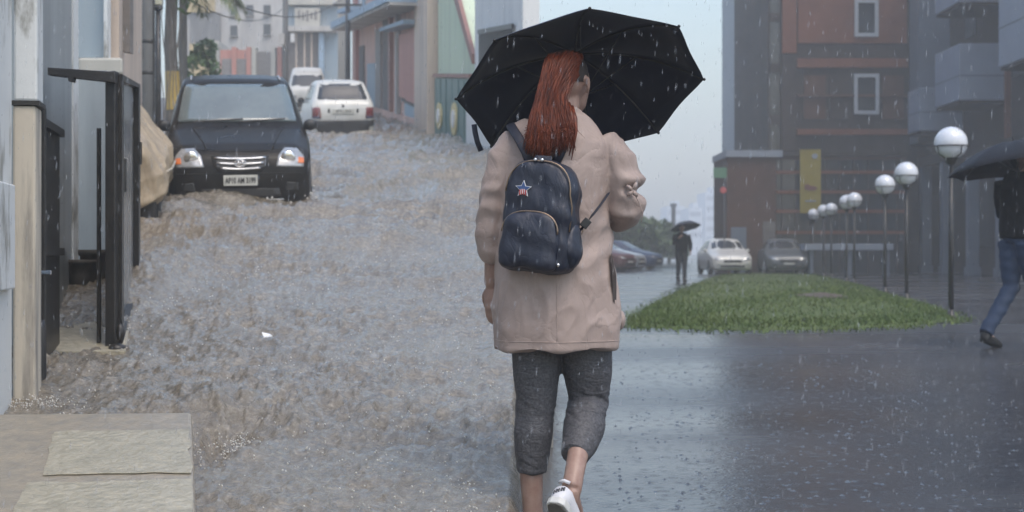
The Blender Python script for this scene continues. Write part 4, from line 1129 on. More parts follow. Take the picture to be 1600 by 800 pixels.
for k, (px, d, w, h, lb) in enumerate(((985, 92, 2.6, 3.3, 'round green tree left of the far pedestrian, partly behind the coat'), (1022, 96, 2.5, 2.9, 'rounded green tree behind the parked cars'), (1045, 110, 1.8, 2.0, 'small green tree behind the far pedestrian'))):
    t = zroot('park_tree', px, d, lb, 'tree')
    MB().tube([(0, 0, -.1), (.05, 0, h * .3), (0, 0, h * .7)], [.16, .12, .06], 8).build('trunk', M['bark'], t)
    for j in range(3):
        a = j * 2.1
        MB().tube([(0, 0, h * .3), (math.cos(a) * w * .3, math.sin(a) * w * .3, h * .6)], [.07, .03], 6).build('limb', M['bark'], t)
    rr = random.Random(k)
    cl = [((0, 0, h * .6), (w * .7, w * .6, h * .38), 900, .22, 40 + k)]
    for j in range(5):
        a = rr.uniform(0, 6.28); cl.append(((math.cos(a) * w * .5, math.sin(a) * w * .4, h * rr.uniform(.4, .75)), (w * .36, w * .36, h * .2), 260, .2, 60 + k * 7 + j))
    crown('crown', cl, M['leaf_far'], t)
# ------------------------------------------------------------ vehicles
def text_mesh(body, size, name, m, parent, loc, rot, sx=1.0, bold=0.0):
    cu = bpy.data.curves.new(name, 'FONT'); cu.body = body; cu.size = size; cu.align_x = 'CENTER'; cu.align_y = 'CENTER'; cu.extrude = 0.002; cu.offset = bold
    o = bpy.data.objects.new(name, cu); SC.collection.objects.link(o)
    dg = bpy.context.evaluated_depsgraph_get()
    me = bpy.data.meshes.new_from_object(o.evaluated_get(dg))
    bpy.data.objects.remove(o); bpy.data.curves.remove(cu)
    me.materials.clear(); me.materials.append(m); me.name = name
    t = link(bpy.data.objects.new(name, me), parent)
    t.location = loc; t.rotation_euler = rot; t.scale = (sx, 1, 1)
    t['kind'] = 'stuff'
    return t

HATCH = dict(L=3.5, wheels=(.62, 2.95), wr=.27, st=[
    # y, zb, hw, zbelt, hwbelt, ztop, hwtop
    (0.00, .16, .54, .50, .52, .56, .46), (.03, .11, .65, .56, .635, .66, .56), (.12, .09, .715, .64, .705, .76, .60), (.30, .10, .75, .74, .735, .84, .62),
    (.60, .12, .765, .84, .745, .91, .64), (.95, .14, .77, .92, .75, .99, .67), (1.05, .15, .77, .94, .75, 1.04, .685), (1.62, .18, .762, .98, .745, 1.50, .605),
    (1.75, .18, .762, .98, .745, 1.545, .60), (2.3, .18, .762, .99, .745, 1.59, .59), (3.0, .18, .755, 1.0, .735, 1.565, .535), (3.28, .20, .74, 1.0, .72, 1.50, .51), (3.42, .24, .71, .98, .69, 1.10, .58), (3.5, .30, .64, .9, .62, .96, .5)])
MARUTI = dict(L=3.3, wheels=(.55, 2.75), wr=.26, st=[   # rear end at y = 0
    (0.00, .16, .60, .62, .60, .70, .56), (.03, .12, .67, .72, .67, .84, .62), (.10, .12, .70, .84, .69, .93, .63), (.20, .20, .71, .88, .70, 1.02, .63), (.48, .19, .718, .90, .705, 1.33, .55),
    (.60, .18, .72, .90, .705, 1.385, .54), (1.2, .18, .72, .89, .705, 1.405, .54), (1.9, .18, .72, .88, .70, 1.37, .53), (2.05, .18, .72, .88, .70, 1.31, .53), (2.45, .18, .71, .85, .69, .92, .62), (3.0, .20, .70, .74, .68, .80, .58), (3.3, .28, .6, .6, .58, .66, .5)])
VAN = dict(L=3.4, wheels=(.5, 2.8), wr=.26, st=[
    (0.0, .30, .60, .70, .60, .80, .56), (.04, .24, .69, .85, .69, .95, .62), (.20, .22, .73, .98, .72, 1.08, .63), (.62, .20, .737, 1.0, .725, 1.50, .56), (.72, .20, .737, 1.0, .725, 1.60, .55), (.95, .2, .737, 1.0, .725, 1.75, .52),
    (2.8, .2, .737, 1.0, .725, 1.75, .52), (3.25, .2, .73, 1.0, .72, 1.55, .52), (3.4, .3, .66, .9, .64, 1.0, .5)])
SEDAN = dict(L=4.3, wheels=(.8, 3.4), wr=.31, st=[
    (0.0, .30, .56, .50, .55, .58, .5), (.05, .24, .70, .62, .69, .70, .62), (.2, .2, .79, .70, .77, .80, .66), (.6, .19, .83, .80, .81, .88, .70), (1.15, .18, .845, .90, .82, 1.0, .72), (1.25, .18, .85, .92, .82, 1.04, .71), (1.9, .18, .85, .94, .82, 1.40, .58),
    (2.05, .18, .85, .95, .82, 1.44, .575), (2.6, .18, .85, .95, .82, 1.47, .57), (3.3, .18, .84, .96, .81, 1.40, .56), (3.9, .2, .82, .95, .79, 1.03, .66), (4.2, .24, .78, .85, .75, .92, .62), (4.3, .3, .7, .7, .66, .75, .55)])

def car_body(spec):
    st = np.array(spec['st']); L = spec['L']
    ys = np.unique(np.concatenate([np.linspace(0, L, 70), st[:, 0], np.linspace(0, .3, 10), np.linspace(L - .3, L, 10)]))
    cols = []
    for c in range(1, 7):
        fine = np.interp(np.linspace(0, L, 700), st[:, 0], st[:, c])
        k = np.ones(15) / 15; pad = np.pad(fine, 7, mode='edge'); sm = np.convolve(pad, k, 'valid')
        cols.append(np.interp(ys, np.linspace(0, L, 700), sm))
    zb, hw, zbe, hwb, zt, hwt = cols
    mb = MB(); rings = []
    for i, y in enumerate(ys):
        half = [(0, zb[i]), (hw[i] * .82, zb[i]), (hw[i] * .96, zb[i] + .05), (hw[i], zb[i] + .16), (hw[i] * 1.005, (zb[i] + zbe[i]) / 2), (hw[i] * .998, zbe[i] - .06), (hwb[i], zbe[i])]
        for t in (.33, .66):
            half.append((hwb[i] + (hwt[i] - hwb[i]) * t + .012 * math.sin(math.pi * t), zbe[i] + (zt[i] - .05 - zbe[i]) * t if zt[i] - zbe[i] > .15 else zbe[i] + (zt[i] - zbe[i]) * t * .6))
        half += [(hwt[i] + .0, zt[i] - min(.05, (zt[i] - zbe[i]) * .3)), (hwt[i] - .04, zt[i] - min(.018, (zt[i] - zbe[i]) * .1)), (hwt[i] * .6, zt[i] + .006), (0, zt[i] + .012)]
        ring = [Vector((x, y, z)) for x, z in half] + [Vector((-x, y, z)) for x, z in reversed(half[1:-1])]
        rings.append(ring)
    mb.loft(rings)
    return mb

def panel(bvh, name, poly, axis, m, parent, proud=.006, sub=3, bev=0, y0=-3, depth=.03):
    """piece laid on the body: outline in front view (axis 'y+' looks along +y from the front, 'y-' from the back, 'x+','x-' from the sides)"""
    pts = []
    n = len(poly)
    for i in range(n):
        a, b_ = poly[i], poly[(i + 1) % n]
        for s in range(sub): pts.append((a[0] + (b_[0] - a[0]) * s / sub, a[1] + (b_[1] - a[1]) * s / sub))
    cx = sum(p[0] for p in pts) / len(pts); cz = sum(p[1] for p in pts) / len(pts)
    dirs = {'y+': Vector((0, 1, 0)), 'y-': Vector((0, -1, 0)), 'x+': Vector((1, 0, 0)), 'x-': Vector((-1, 0, 0))}[axis]
    def hit(u, v):
        o_ = Vector((u, 0, v)) if axis[0] == 'y' else Vector((0, u, v))
        o_ = o_ - dirs * 6
        h = bvh.ray_cast(o_, dirs)
        return h[0]
    rings = []; last = None
    for s in (1.0, .8, .5, .2):
        ring = []
        for (u, v) in pts:
            q = hit(cx + (u - cx) * s, cz + (v - cz) * s)
            if q is None: q = last or Vector((0, 0, 0))
            last = q; ring.append(q - dirs * proud)
        rings.append(ring)
    mb = MB(); mb.loft([[q + dirs * (proud + depth * .5) for q in rings[0]]] + rings)
    return mb.build(name, m, parent, True)

def wheels(spec, root):
    Mx = Matrix.Rotation(math.pi / 2, 3, 'Y'); r_ = spec['wr']; w = spec['st'][5][2]
    for y in spec['wheels']:
        for s in (-1, 1):
            t = MB().lathe([(r_ * .62, -.08), (r_ * .93, -.085), (r_, -.05), (r_, .05), (r_ * .93, .085), (r_ * .62, .08)], 24, (s * (w - .09), y, r_), Mx).build('wheel', M['rubber'], root, True)
            MB().lathe([(.03, .06), (r_ * .3, .055), (r_ * .6, .075), (r_ * .63, .04)], 18, (s * (w - .08), y, r_), Mx).build('rim', M['silver_paint'], t, True)

def mirror(root, x, y, z, m, s):
    o = MB().ball((x + s * .065, y, z), (.078, .05, .066), 14).build('mirror', m, root, True)
    MB().tube([(x - s * .03, y + .02, z - .05), (x + s * .06, y + .01, z - .03)], .022, 8).build('mirror_arm', m, o, True)

# --- black hatchback facing the camera
def front_car(root, spec, paint, k):
    mbd = car_body(spec); body = mbd.build('body', paint, root, True)
    bv = BVHTree.FromPolygons(mbd.v, mbd.f)
    return body, bv
bc = empty('black_car', mw=street_matrix(377, 16.9, math.radians(1.5), -0.05), label='black hatchback car driving towards the viewer through the flood', cat='car')
bc.scale = (1.05, 1, 1)
body, bv = front_car(bc, HATCH, M['black_paint'], 1)
panel(bv, 'windscreen', [(-.64, 1.06), (.64, 1.06), (.645, 1.09), (.575, 1.455), (.54, 1.49), (-.54, 1.49), (-.575, 1.455), (-.645, 1.09)], 'y+', M['glass'], bc, .012)
for s in (-1, 1):
    hl = panel(bv, 'headlight', [(s * .37, .60), (s * .66, .59), (s * .675, .70), (s * .60, .795), (s * .47, .80), (s * .40, .72)], 'y+', M['lamp_clear'], bc, .014)
    c = Vector((s * .50, 0, .695)); h = bv.ray_cast(Vector((c.x, -3, c.z)), Vector((0, 1, 0)))[0]
    MB().lathe([(.078, 0), (.072, -.012), (.05, -.016), (.02, -.02), (.004, -.02)], 18, h + Vector((0, -.016, 0)), Matrix.Rotation(-math.pi / 2, 3, 'X')).build('reflector', M['chrome'], hl, True)
    panel(bv, 'indicator', [(s * .60, .635), (s * .665, .63), (s * .665, .69), (s * .61, .70)], 'y+', M['lamp_amber'], hl, .022)
    panel(bv, 'fog_recess', [(s * .46, .33), (s * .60, .34), (s * .60, .42), (s * .48, .43)], 'y+', M['plastic'], bc, .004)
    mirror(bc, s * .735, 1.12, 1.02, M['plastic'], s)
    panel(bv, 'side_window', [(1.45, 1.03), (2.2, 1.04), (2.2, 1.44), (1.72, 1.42)], 'x-' if s > 0 else 'x+', M['glass'], bc, .005)
    panel(bv, 'side_window', [(2.28, 1.04), (3.0, 1.05), (2.95, 1.40), (2.28, 1.44)], 'x-' if s > 0 else 'x+', M['glass'], bc, .005)
    panel(bv, 'door_handle', [(2.05, .90), (2.19, .90), (2.19, .93), (2.05, .93)], 'x-' if s > 0 else 'x+', M['plastic'], bc, .025)
gr = panel(bv, 'grille', [(-.30, .72), (.30, .72), (.27, .60), (.22, .545), (-.22, .545), (-.27, .60)], 'y+', M['plastic'], bc, .008)
for (z, hw_) in ((.70, .265), (.645, .24), (.59, .205)):
    pts = []
    for t in np.linspace(-1, 1, 13):
        h = bv.ray_cast(Vector((t * hw_, -3, z - .012 * (1 - t * t))), Vector((0, 1, 0)))[0]
        pts.append(h + Vector((0, -.022, 0)))
    MB().tube(pts, .0105, 6).build('grille_bar', M['chrome'], gr, True)
h = bv.ray_cast(Vector((0, -3, .64)), Vector((0, 1, 0)))[0]
em = MB(); em.tube([h + Vector((.062 * math.cos(t), -.04, .036 * math.sin(t))) for t in np.linspace(0, 6.283, 25)], .007, 6)
em.tube([h + Vector((-.028, -.04, -.026)), h + Vector((-.016, -.04, .026))], .008, 6); em.tube([h + Vector((.016, -.04, -.026)), h + Vector((.028, -.04, .026))], .008, 6); em.tube([h + Vector((-.02, -.04, -.004)), h + Vector((0, -.04, .008)), h + Vector((.02, -.04, .004))], .007, 6)
em.build('emblem', M['chrome'], gr, True)
h = bv.ray_cast(Vector((0, -3, .455)), Vector((0, 1, 0)))[0]; PY = h.y - .03
pt_ = MB().bb((-.175, PY, .395), (.175, PY + .03, .51)).build('number_plate', M['plate'], bc, bev=.004)
text_mesh('AP10 AM 3199', .088, 'plate_text', M['ink'], pt_, (0, PY - .003, .450), (math.pi / 2, 0, 0), .58, .002)
panel(bv, 'lower_grille', [(-.42, .27), (.42, .27), (.40, .36), (-.40, .36)], 'y+', M['plastic'], bc, .004)
panel(bv, 'bumper_strip', [(-.45, .232), (.45, .232), (.45, .244), (-.45, .244)], 'y+', M['chrome'], bc, .012)
for (x0, x1) in ((-.48, .06), (.02, .52)):
    pts = []
    for t in np.linspace(0, 1, 7):
        xq = x0 + (x1 - x0) * t; hq = bv.ray_cast(Vector((xq, -3, 1.045 + .03 * t)), Vector((0, 1, 0)))[0]; pts.append(hq + Vector((0, -.035, .02)))
    MB().tube(pts, .009, 5).build('wiper', M['plastic'], bc)
for s in (-1, 1):     # bonnet creases
    pts = []
    for t in np.linspace(0, 1, 9):
        hq = bv.ray_cast(Vector((s * (.34 + .14 * t), .15 + .78 * t, 3)), Vector((0, 0, -1)))[0]; pts.append(hq + Vector((0, 0, .003)))
    MB().tube(pts, .010, 6).build('bonnet_crease', M['black_paint'], bc, True)
for s in (-1, 1):
    hq = bv.ray_cast(Vector((s * .42, 2.0, 3)), Vector((0, 0, -1)))[0]
    MB().tube([bv.ray_cast(Vector((s * .50, y, 3)), Vector((0, 0, -1)))[0] + Vector((0, 0, .012)) for y in (1.75, 2.2, 2.7, 3.1)], .012, 6).build('roof_rail', M['silver_paint'], bc, True)
panel(bv, 'sticker', [(.47, 1.13), (.54, 1.13), (.54, 1.19), (.47, 1.19)], 'y+', M['blue_trim'], bc, .009)
gap = []
for t in np.linspace(-1, 1, 25):
    hq = bv.ray_cast(Vector((t * .62, -3, .765 + .035 * t * t)), Vector((0, 1, 0)))[0]
    if hq is not None: gap.append(hq + Vector((0, -.001, 0)))
MB().tube(gap, .006, 5).build('bonnet_gap', M['rubber'], bc)
gap = []
for t in np.linspace(-1, 1, 25):
    hq = bv.ray_cast(Vector((t * .66, -3, .525)), Vector((0, 1, 0)))[0]
    if hq is not None: gap.append(hq + Vector((0, -.001, 0)))
MB().tube(gap, .005, 5).build('bumper_gap', M['rubber'], bc)
wheels(HATCH, bc)

# --- white hatchback seen from the rear
wc = empty('white_hatchback', mw=street_matrix(537, 34.6, math.radians(3.0)), label='old white hatchback seen from behind, half sunk in the flood', cat='car')
body, bv = front_car(wc, MARUTI, M['white_paint'], 1)
panel(bv, 'rear_window', [(-.545, .97), (.545, .97), (.56, 1.0), (.47, 1.32), (-.47, 1.32), (-.56, 1.0)], 'y+', M['glass_dark'], wc, .006)
for s in (-1, 1):
    tl = panel(bv, 'tail_light', [(s * .50, .55), (s * .695, .55), (s * .695, .80), (s * .52, .80)], 'y+', M['lamp_red'], wc, .015)
    panel(bv, 'reversing_lens', [(s * .52, .555), (s * .68, .555), (s * .68, .60), (s * .52, .60)], 'y+', M['blue_paint'], tl, .02)
    panel(bv, 'tailgate_vent', [(s * .30, .68), (s * .345, .68), (s * .345, .77), (s * .30, .77)], 'y+', M['plastic'], wc, .008)
    panel(bv, 'side_window', [(.55, .97), (1.15, .96), (1.15, 1.29), (.68, 1.29)], 'x-' if s > 0 else 'x+', M['glass_dark'], wc, .005)
    panel(bv, 'side_window', [(1.22, .96), (2.1, .95), (1.95, 1.25), (1.22, 1.29)], 'x-' if s > 0 else 'x+', M['glass_dark'], wc, .005)
    mirror(wc, s * .70, 2.1, .93, M['plastic'], s)
panel(bv, 'badge', [(-.025, .80), (.025, .80), (.025, .86), (-.025, .86)], 'y+', M['plastic'], wc, .01)
bp_ = panel(bv, 'bumper', [(-.69, .14), (.69, .14), (.70, .52), (-.70, .52)], 'y+', M['plastic'], wc, .07, depth=.12)
panel(bv, 'bumper_trim', [(-.60, .50), (.60, .50), (.60, .512), (-.60, .512)], 'y+', M['grey_wall'], bp_, .078)
h = bv.ray_cast(Vector((0, -3, .70)), Vector((0, 1, 0)))[0]
pt_ = MB().bb((-.25, h.y - .02, .655), (.25, h.y + .01, .765)).build('number_plate', M['plate'], wc, bev=.004)
text_mesh('AP 9 L 2234', .085, 'plate_text', M['ink'], pt_, (0, h.y - .023, .71), (math.pi / 2, 0, 0), .82, .0)
wheels(MARUTI, wc)

# --- white van behind
vn2 = empty('white_van', mw=street_matrix(482, 56, math.radians(-1)), label='white high roofed van further up the street, facing the viewer', cat='van')
body, bv = front_car(vn2, VAN, M['white_paint'], 1)
panel(bv, 'windscreen', [(-.60, 1.08), (.60, 1.08), (.52, 1.48), (-.52, 1.48)], 'y+', M['glass_dark'], vn2, .006)
panel(bv, 'roof_seam', [(-.56, 1.575), (.56, 1.575), (.56, 1.59), (-.56, 1.59)], 'y+', M['grey_wall'], vn2, .012)
for s in (-1, 1):
    panel(bv, 'headlight', [(s * .42, .62), (s * .62, .62), (s * .62, .76), (s * .42, .76)], 'y+', M['lamp_clear'], vn2, .012)
    panel(bv, 'side_window', [(.6, 1.06), (1.5, 1.06), (1.5, 1.45), (.85, 1.45)], 'x-' if s > 0 else 'x+', M['glass_dark'], vn2, .005)
    mirror(vn2, s * .72, .35, 1.1, M['plastic'], s)
panel(bv, 'bumper', [(-.68, .32), (.68, .32), (.68, .50), (-.68, .50)], 'y+', M['plastic'], vn2, .05, depth=.08)
panel(bv, 'lower_band', [(-.68, .52), (.68, .52), (.68, .58), (-.68, .58)], 'y+', M['grey_wall'], vn2, .01)
wheels(VAN, vn2)

# --- cars across the plaza
def plaza_car(name, px, py, d, yaw, paint, label, spec=SEDAN, group=None, scale=1.0):
    X = (px - 800) / FPX * d
    o = empty(name, (X, d, GZ + .004), (0, 0, yaw), label, 'car', group)
    o.scale = (scale,) * 3
    body, bv = front_car(o, spec, paint, 1)
    panel(bv, 'windscreen', [(-.64, 1.05), (.64, 1.05), (.55, 1.38), (-.55, 1.38)], 'y+', M['glass_dark'], o, .006)
    panel(bv, 'grille', [(-.36, .50), (.36, .50), (.36, .60), (-.36, .60)], 'y+', M['plastic'], o, .01)
    panel(bv, 'lower_intake', [(-.5, .30), (.5, .30), (.46, .40), (-.46, .40)], 'y+', M['plastic'], o, .008)
    panel(bv, 'number_plate', [(-.22, .42), (.22, .42), (.22, .48), (-.22, .48)], 'y+', M['plate'], o, .02)
    for s in (-1, 1):
        panel(bv, 'headlight', [(s * .42, .58), (s * .70, .60), (s * .69, .70), (s * .46, .68)], 'y+', M['lamp_clear'], o, .012)
        panel(bv, 'side_window', [(1.75, 1.0), (2.5, 1.0), (2.5, 1.36), (2.1, 1.35)], 'x-' if s > 0 else 'x+', M['glass_dark'], o, .005)
        panel(bv, 'side_window', [(2.58, 1.0), (3.4, 1.0), (3.15, 1.33), (2.58, 1.36)], 'x-' if s > 0 else 'x+', M['glass_dark'], o, .005)
        mirror(o, s * .80, 1.5, .98, paint, s)
    wheels(spec, o)
    return o
plaza_car('white_sedan', 1145, 430, 56.5, .03, M['white_paint'], 'white car facing the viewer at the far end of the lawn', scale=.93)
plaza_car('grey_car', 1233, 425, 57, -.05, M['grey_paint'], 'darker grey car facing the viewer behind the lawn, right of the white car', scale=.93)
for i, (px, d, yaw, m, lb) in enumerate(((945, 66, 1.2, 'silver_paint', 'silver parked car half hidden by the raincoat'), (985, 66, 1.0, 'red_paint', 'dark red parked car right of the raincoat'),
                                         (1003, 68, 1.15, 'silver_paint', 'middle silver parked car left of the far pedestrian'), (1030, 72, 1.1, 'blue_paint', 'blue parked car just left of the far pedestrian'), (965, 80, 1.3, 'white_paint', 'white parked car in the back row left of the far pedestrian'))):
    plaza_car('parked_car', px, 420, d, yaw, M[m], lb, group='cars parked across the plaza', scale=.95)
# ------------------------------------------------------------ umbrellas
def umbrella(name, label, rim, R, axis, roll, fabric, shaft_len, dome=.42, ribs=8, strap=False, group=None):
    """rim = world centre of the rim circle, axis = unit vector from handle to tip"""
    a = Vector(axis).normalized(); e1 = (Vector((1, 0, 0)) - a * a.x).normalized(); e2 = a.cross(e1)
    rim = Vector(rim); hgt = R * dome
    root = empty(name, rim - a * (shaft_len - hgt), label=label, cat='umbrella', group=group)
    L0 = root.location
    def pt(rad, ang, h): return rim + (e1 * math.cos(ang) - e2 * math.sin(ang)) * rad + a * h - L0
    prof = lambda t: hgt * (1 - t ** 2.1) ** .9 if t < 1 else 0.0
    n, mrad = 8, 9; seg = ribs * 8
    V, F = [], []
    for i in range(mrad + 1):
        t = i / mrad
        for k in range(seg):
            ang = roll + 2 * math.pi * k / seg; ph = (k % 8) / 8
            sc = 1 - .085 * math.sin(math.pi * ph) * t ** 2
            sag = -.035 * R * math.sin(math.pi * ph) * math.sin(math.pi * min(t, .95)) + .02 * R * math.sin(math.pi * ph) * t ** 3
            V.append(pt(R * max(t, .004) * sc, ang, prof(t) + sag))
    for i in range(mrad):
        for k in range(seg): F.append((i * seg + k, i * seg + (k + 1) % seg, (i + 1) * seg + (k + 1) % seg, (i + 1) * seg + k))
    cn = mesh('canopy', V, F, fabric, root, True)
    so = cn.modifiers.new('t', 'SOLIDIFY'); so.thickness = .0016
    runner_h = -hgt * .15
    for k in range(ribs):
        ang = roll + 2 * math.pi * k / ribs
        pts = [pt(R * t, ang, prof(t) - .006) for t in np.linspace(.02, .99, 9)]
        rb = MB().tube(pts, .0028, 5).build('rib', M['iron'], root)
        MB().tube([pt(.012, ang, runner_h), pt(R * .48, ang, prof(.48) - .01)], .0024, 5).build('stretcher', M['iron'], rb)
        MB().ball(pt(R * 1.002, ang, 0), .006, 8).build('rib_tip', M['iron'], rb, True)
    MB().tube([rim + a * (hgt + .045) - L0, rim + a * hgt - L0], [.004, .007], 8).build('ferrule', M['iron'], root)
    MB().tube([rim + a * hgt - L0, rim + a * (hgt - shaft_len + .09) - L0], .0055, 8).build('shaft', M['iron'], root)
    MB().tube([rim + a * (hgt - shaft_len + .10) - L0, rim + a * (hgt - shaft_len) - L0], [.013, .016], 10).build('handle', M['plastic'], root, True)
    MB().tube([rim + a * (runner_h + .02) - L0, rim + a * (runner_h - .03) - L0], .011, 10).build('runner', M['plastic'], root, True)
    return root, pt

UC = Vector((.2518, 5.62, 1.642)); UR = .4585; tl_, ln_ = math.radians(30.3), math.radians(-6.7)
UA = Vector((math.sin(ln_), math.sin(tl_) * math.cos(ln_), math.cos(tl_) * math.cos(ln_)))
USL = .56
umb, upt = umbrella('umbrella', 'black umbrella tilted forward over the woman with red hair', UC, UR, UA, math.radians(-1.6), M['umbrella'], USL, dome=.36)
# loose closing strap hanging from the left edge
s0 = upt(UR * .93, math.radians(-1.6) + math.pi * 1.13, .0)
pts = [s0, s0 + Vector((.004, -.01, -.03)), s0 + Vector((.012, -.012, -.065)), s0 + Vector((.026, -.012, -.10))]
MB().tube(pts, [(.010, .002)] * 4, 8, flat=(1, 0, 0)).build('closing_strap', M['navy_dark'], umb, True)

# ------------------------------------------------------------ hands
def hand(mb, wrist, palm_dir, finger_dir, thumb_dir, curl=.5, s=1.0):
    """palm and five fingers added to a body mesh; palm_dir = way the palm faces"""
    f = Vector(finger_dir).normalized(); p = Vector(palm_dir); p = (p - f * f.dot(p)).normalized(); t = Vector(thumb_dir); t = (t - f * f.dot(t) - p * p.dot(t)).normalized()
    w = Vector(wrist)
    mb.tube([w, w + f * .03 * s, w + f * .06 * s, w + f * .09 * s], [(.024 * s, .019 * s), (.034 * s, .017 * s), (.039 * s, .016 * s), (.038 * s, .014 * s)], 14, flat=t)
    for k, (off, ln) in enumerate(((.028, .072), (.0095, .082), (-.0095, .076), (-.027, .060))):
        b0 = w + f * .082 * s + t * off * s; pts = [b0]; d = f.copy()
        for j, fr in enumerate((.45, .32, .23)):
            ang = curl * (.6 + .35 * j); d = (Matrix.Rotation(ang, 3, f.cross(p)) @ d).normalized()
            pts.append(pts[-1] + d * ln * fr * s)
        mb.tube(pts, [.0095 * s, .009 * s, .008 * s, .0065 * s], 9)
    b0 = w + f * .022 * s + t * .026 * s
    d1 = (t * .8 + f * .7 + p * .25).normalized(); d2 = (f * .9 + t * .25 + p * .4).normalized()
    mb.tube([b0, b0 + d1 * .038 * s, b0 + d1 * .038 * s + d2 * .03 * s, b0 + d1 * .038 * s + d2 * .052 * s], [.014 * s, .0115 * s, .0105 * s, .0075 * s], 9)

def head(mb, c, face, s=1.0, tilt=0):
    """skull, jaw, nose, ears around centre c, looking along the horizontal vector face"""
    fx = Vector((face[0], face[1], 0)).normalized(); rt = Vector((fx.y, -fx.x, 0)); up = Vector((0, 0, 1)); c = Vector(c)
    R3 = Matrix((rt, fx, up)).transposed()
    mb.ball(c + fx * -.008 * s + up * .022 * s, (.076 * s, .095 * s, .092 * s), 20, R3)
    mb.tube([c + fx * .045 * s + up * .04 * s, c + fx * .052 * s - up * .02 * s, c + fx * .050 * s - up * .075 * s, c + fx * .045 * s - up * .108 * s], [(.062 * s, .052 * s), (.060 * s, .048 * s), (.046 * s, .043 * s), (.022 * s, .026 * s)], 16, flat=rt)
    mb.tube([c + fx * .085 * s + up * .012 * s, c + fx * .105 * s - up * .018 * s, c + fx * .109 * s - up * .034 * s, c + fx * .088 * s - up * .042 * s], [.008 * s, .011 * s, .014 * s, .009 * s], 9)
    mb.ball(c + fx * .092 * s - up * .062 * s, (.022 * s, .010 * s, .0065 * s), 10, R3); mb.ball(c + fx * .090 * s - up * .072 * s, (.02 * s, .010 * s, .007 * s), 10, R3)
    for q in (-1, 1):
        e = c + rt * q * .077 * s - fx * .004 * s - up * .008 * s
        mb.tube([e + up * .03 * s, e + rt * q * .014 * s - fx * .012 * s + up * .018 * s, e + rt * q * .014 * s - fx * .010 * s - up * .008 * s, e + rt * q * .004 * s - up * .03 * s], [.007 * s, .010 * s, .009 * s, .008 * s], 8)
    return R3, rt, fx

def eyes(parent, c, face, off, s=1.0):
    fx = Vector((face[0], face[1], 0)).normalized(); rt = Vector((fx.y, -fx.x, 0)); c = Vector(c)
    for q in (-1, 1):
        p = c + fx * .088 * s + rt * q * .031 * s + Vector((0, 0, .008 * s)) - off
        e = MB().ball(p, .0115 * s, 10).build('eye', M['white'], parent, True)
        MB().ball(p + fx * .0085 * s, .0052 * s, 8).build('iris', M['hair_dark'], e, True)

# ------------------------------------------------------------ the woman
K_ = FPX / 5.42
WX, WY = (868 - 800) / K_, 5.42
def wp(px, py, y=0.0):
    """photo pixel to her own frame (x right, y away, z up) at offset y from her depth"""
    d = WY + y
    return Vector(((px - 800) / FPX * d - WX, y, HC - (py - HOR) / FPX * d))
hc = wp(886, 131, .02); FACE = (.48, .88)
mb = MB()
head(mb, hc, FACE, 1.0)
nk = Vector((hc.x - .012, .0, hc.z - .10))
mb.tube([nk + Vector((.01, .015, .05)), nk, nk + Vector((-.012, -.02, -.08)), nk + Vector((-.02, -.02, -.16))], [.052, .053, .060, .08], 16)
# torso, pelvis and legs
mb.tube([(0, 0, 1.47), (0, 0, 1.38), (0, 0, 1.25), (0, 0, 1.10), (0, 0, .98), (0, 0, .86), (0, 0, .78)], [(.07, .06), (.135, .09), (.14, .095), (.135, .095), (.155, .11), (.175, .125), (.15, .11)], 20, flat=(1, 0, 0))
LL = [wp(842, 520), wp(838, 580, .0), wp(837, 645, .0), wp(832, 690, -.01), wp(830, 740, .0), wp(832, 790, .0), wp(834, 830, .0)]
RL = [wp(912, 520), wp(917, 570, .02), wp(918, 632, .03), wp(911, 672, -.07), wp(904, 705, -.16), wp(897, 742, -.235), wp(893, 764, -.262)]
mb.tube(LL, [.080, .072, .054, .050, .042, .036, .038], 18)
mb.tube(RL, [.080, .076, .052, .050, .037, .034, .036], 18)
# arms
LA = [wp(806, 222), wp(776, 300, -.01), wp(768, 352, .01), wp(773, 405, .04), wp(768, 446, .055)]
RA = [wp(944, 218), wp(972, 285, -.02), wp(978, 334, .0)]
RA += [Vector((.19, .17, 1.215)), Vector((.125, .285, 1.27))]
mb.tube(LA, [.035, .040, .040, .038, .027], 14); mb.tube(RA, [.035, .040, .040, .038, .027], 14)
hand(mb, LA[-1], (.6, .5, 0), (-.02, .05, -1), (.1, 1, 0), .28, .95)
# right hand on the umbrella handle
hdl = UC + UA * (UR * .36 - USL + .06) - Vector((WX, WY, 0))
hand(mb, hdl + Vector((.028, -.085, -.02)), (-1, .2, 0), (-.15, 1, .18), (-.1, .1, 1), .95, .95)
mb.tube([RA[-1], hdl + Vector((.028, -.085, -.02))], [.028, .024], 12)
# feet
mb.tube([wp(834, 822, -.02), wp(833, 846, .03), Vector((wp(833, 850).x - .005, .12, .03))], [.036, .036, .028], 12)
fo = RL[-1]
mb.tube([fo, fo + Vector((-.004, .0, -.03)), fo + Vector((.03, .08, -.12))], [.036, .033, .022], 12)
wm = remesh(mb, 'person', M['skin'], None, .0065, 3)
wm.location = (WX, WY, 0)
props(wm, 'woman from behind in beige raincoat and grey leggings, long red hair', 'person')
eyes(wm, hc, FACE, Vector((0, 0, 0)))

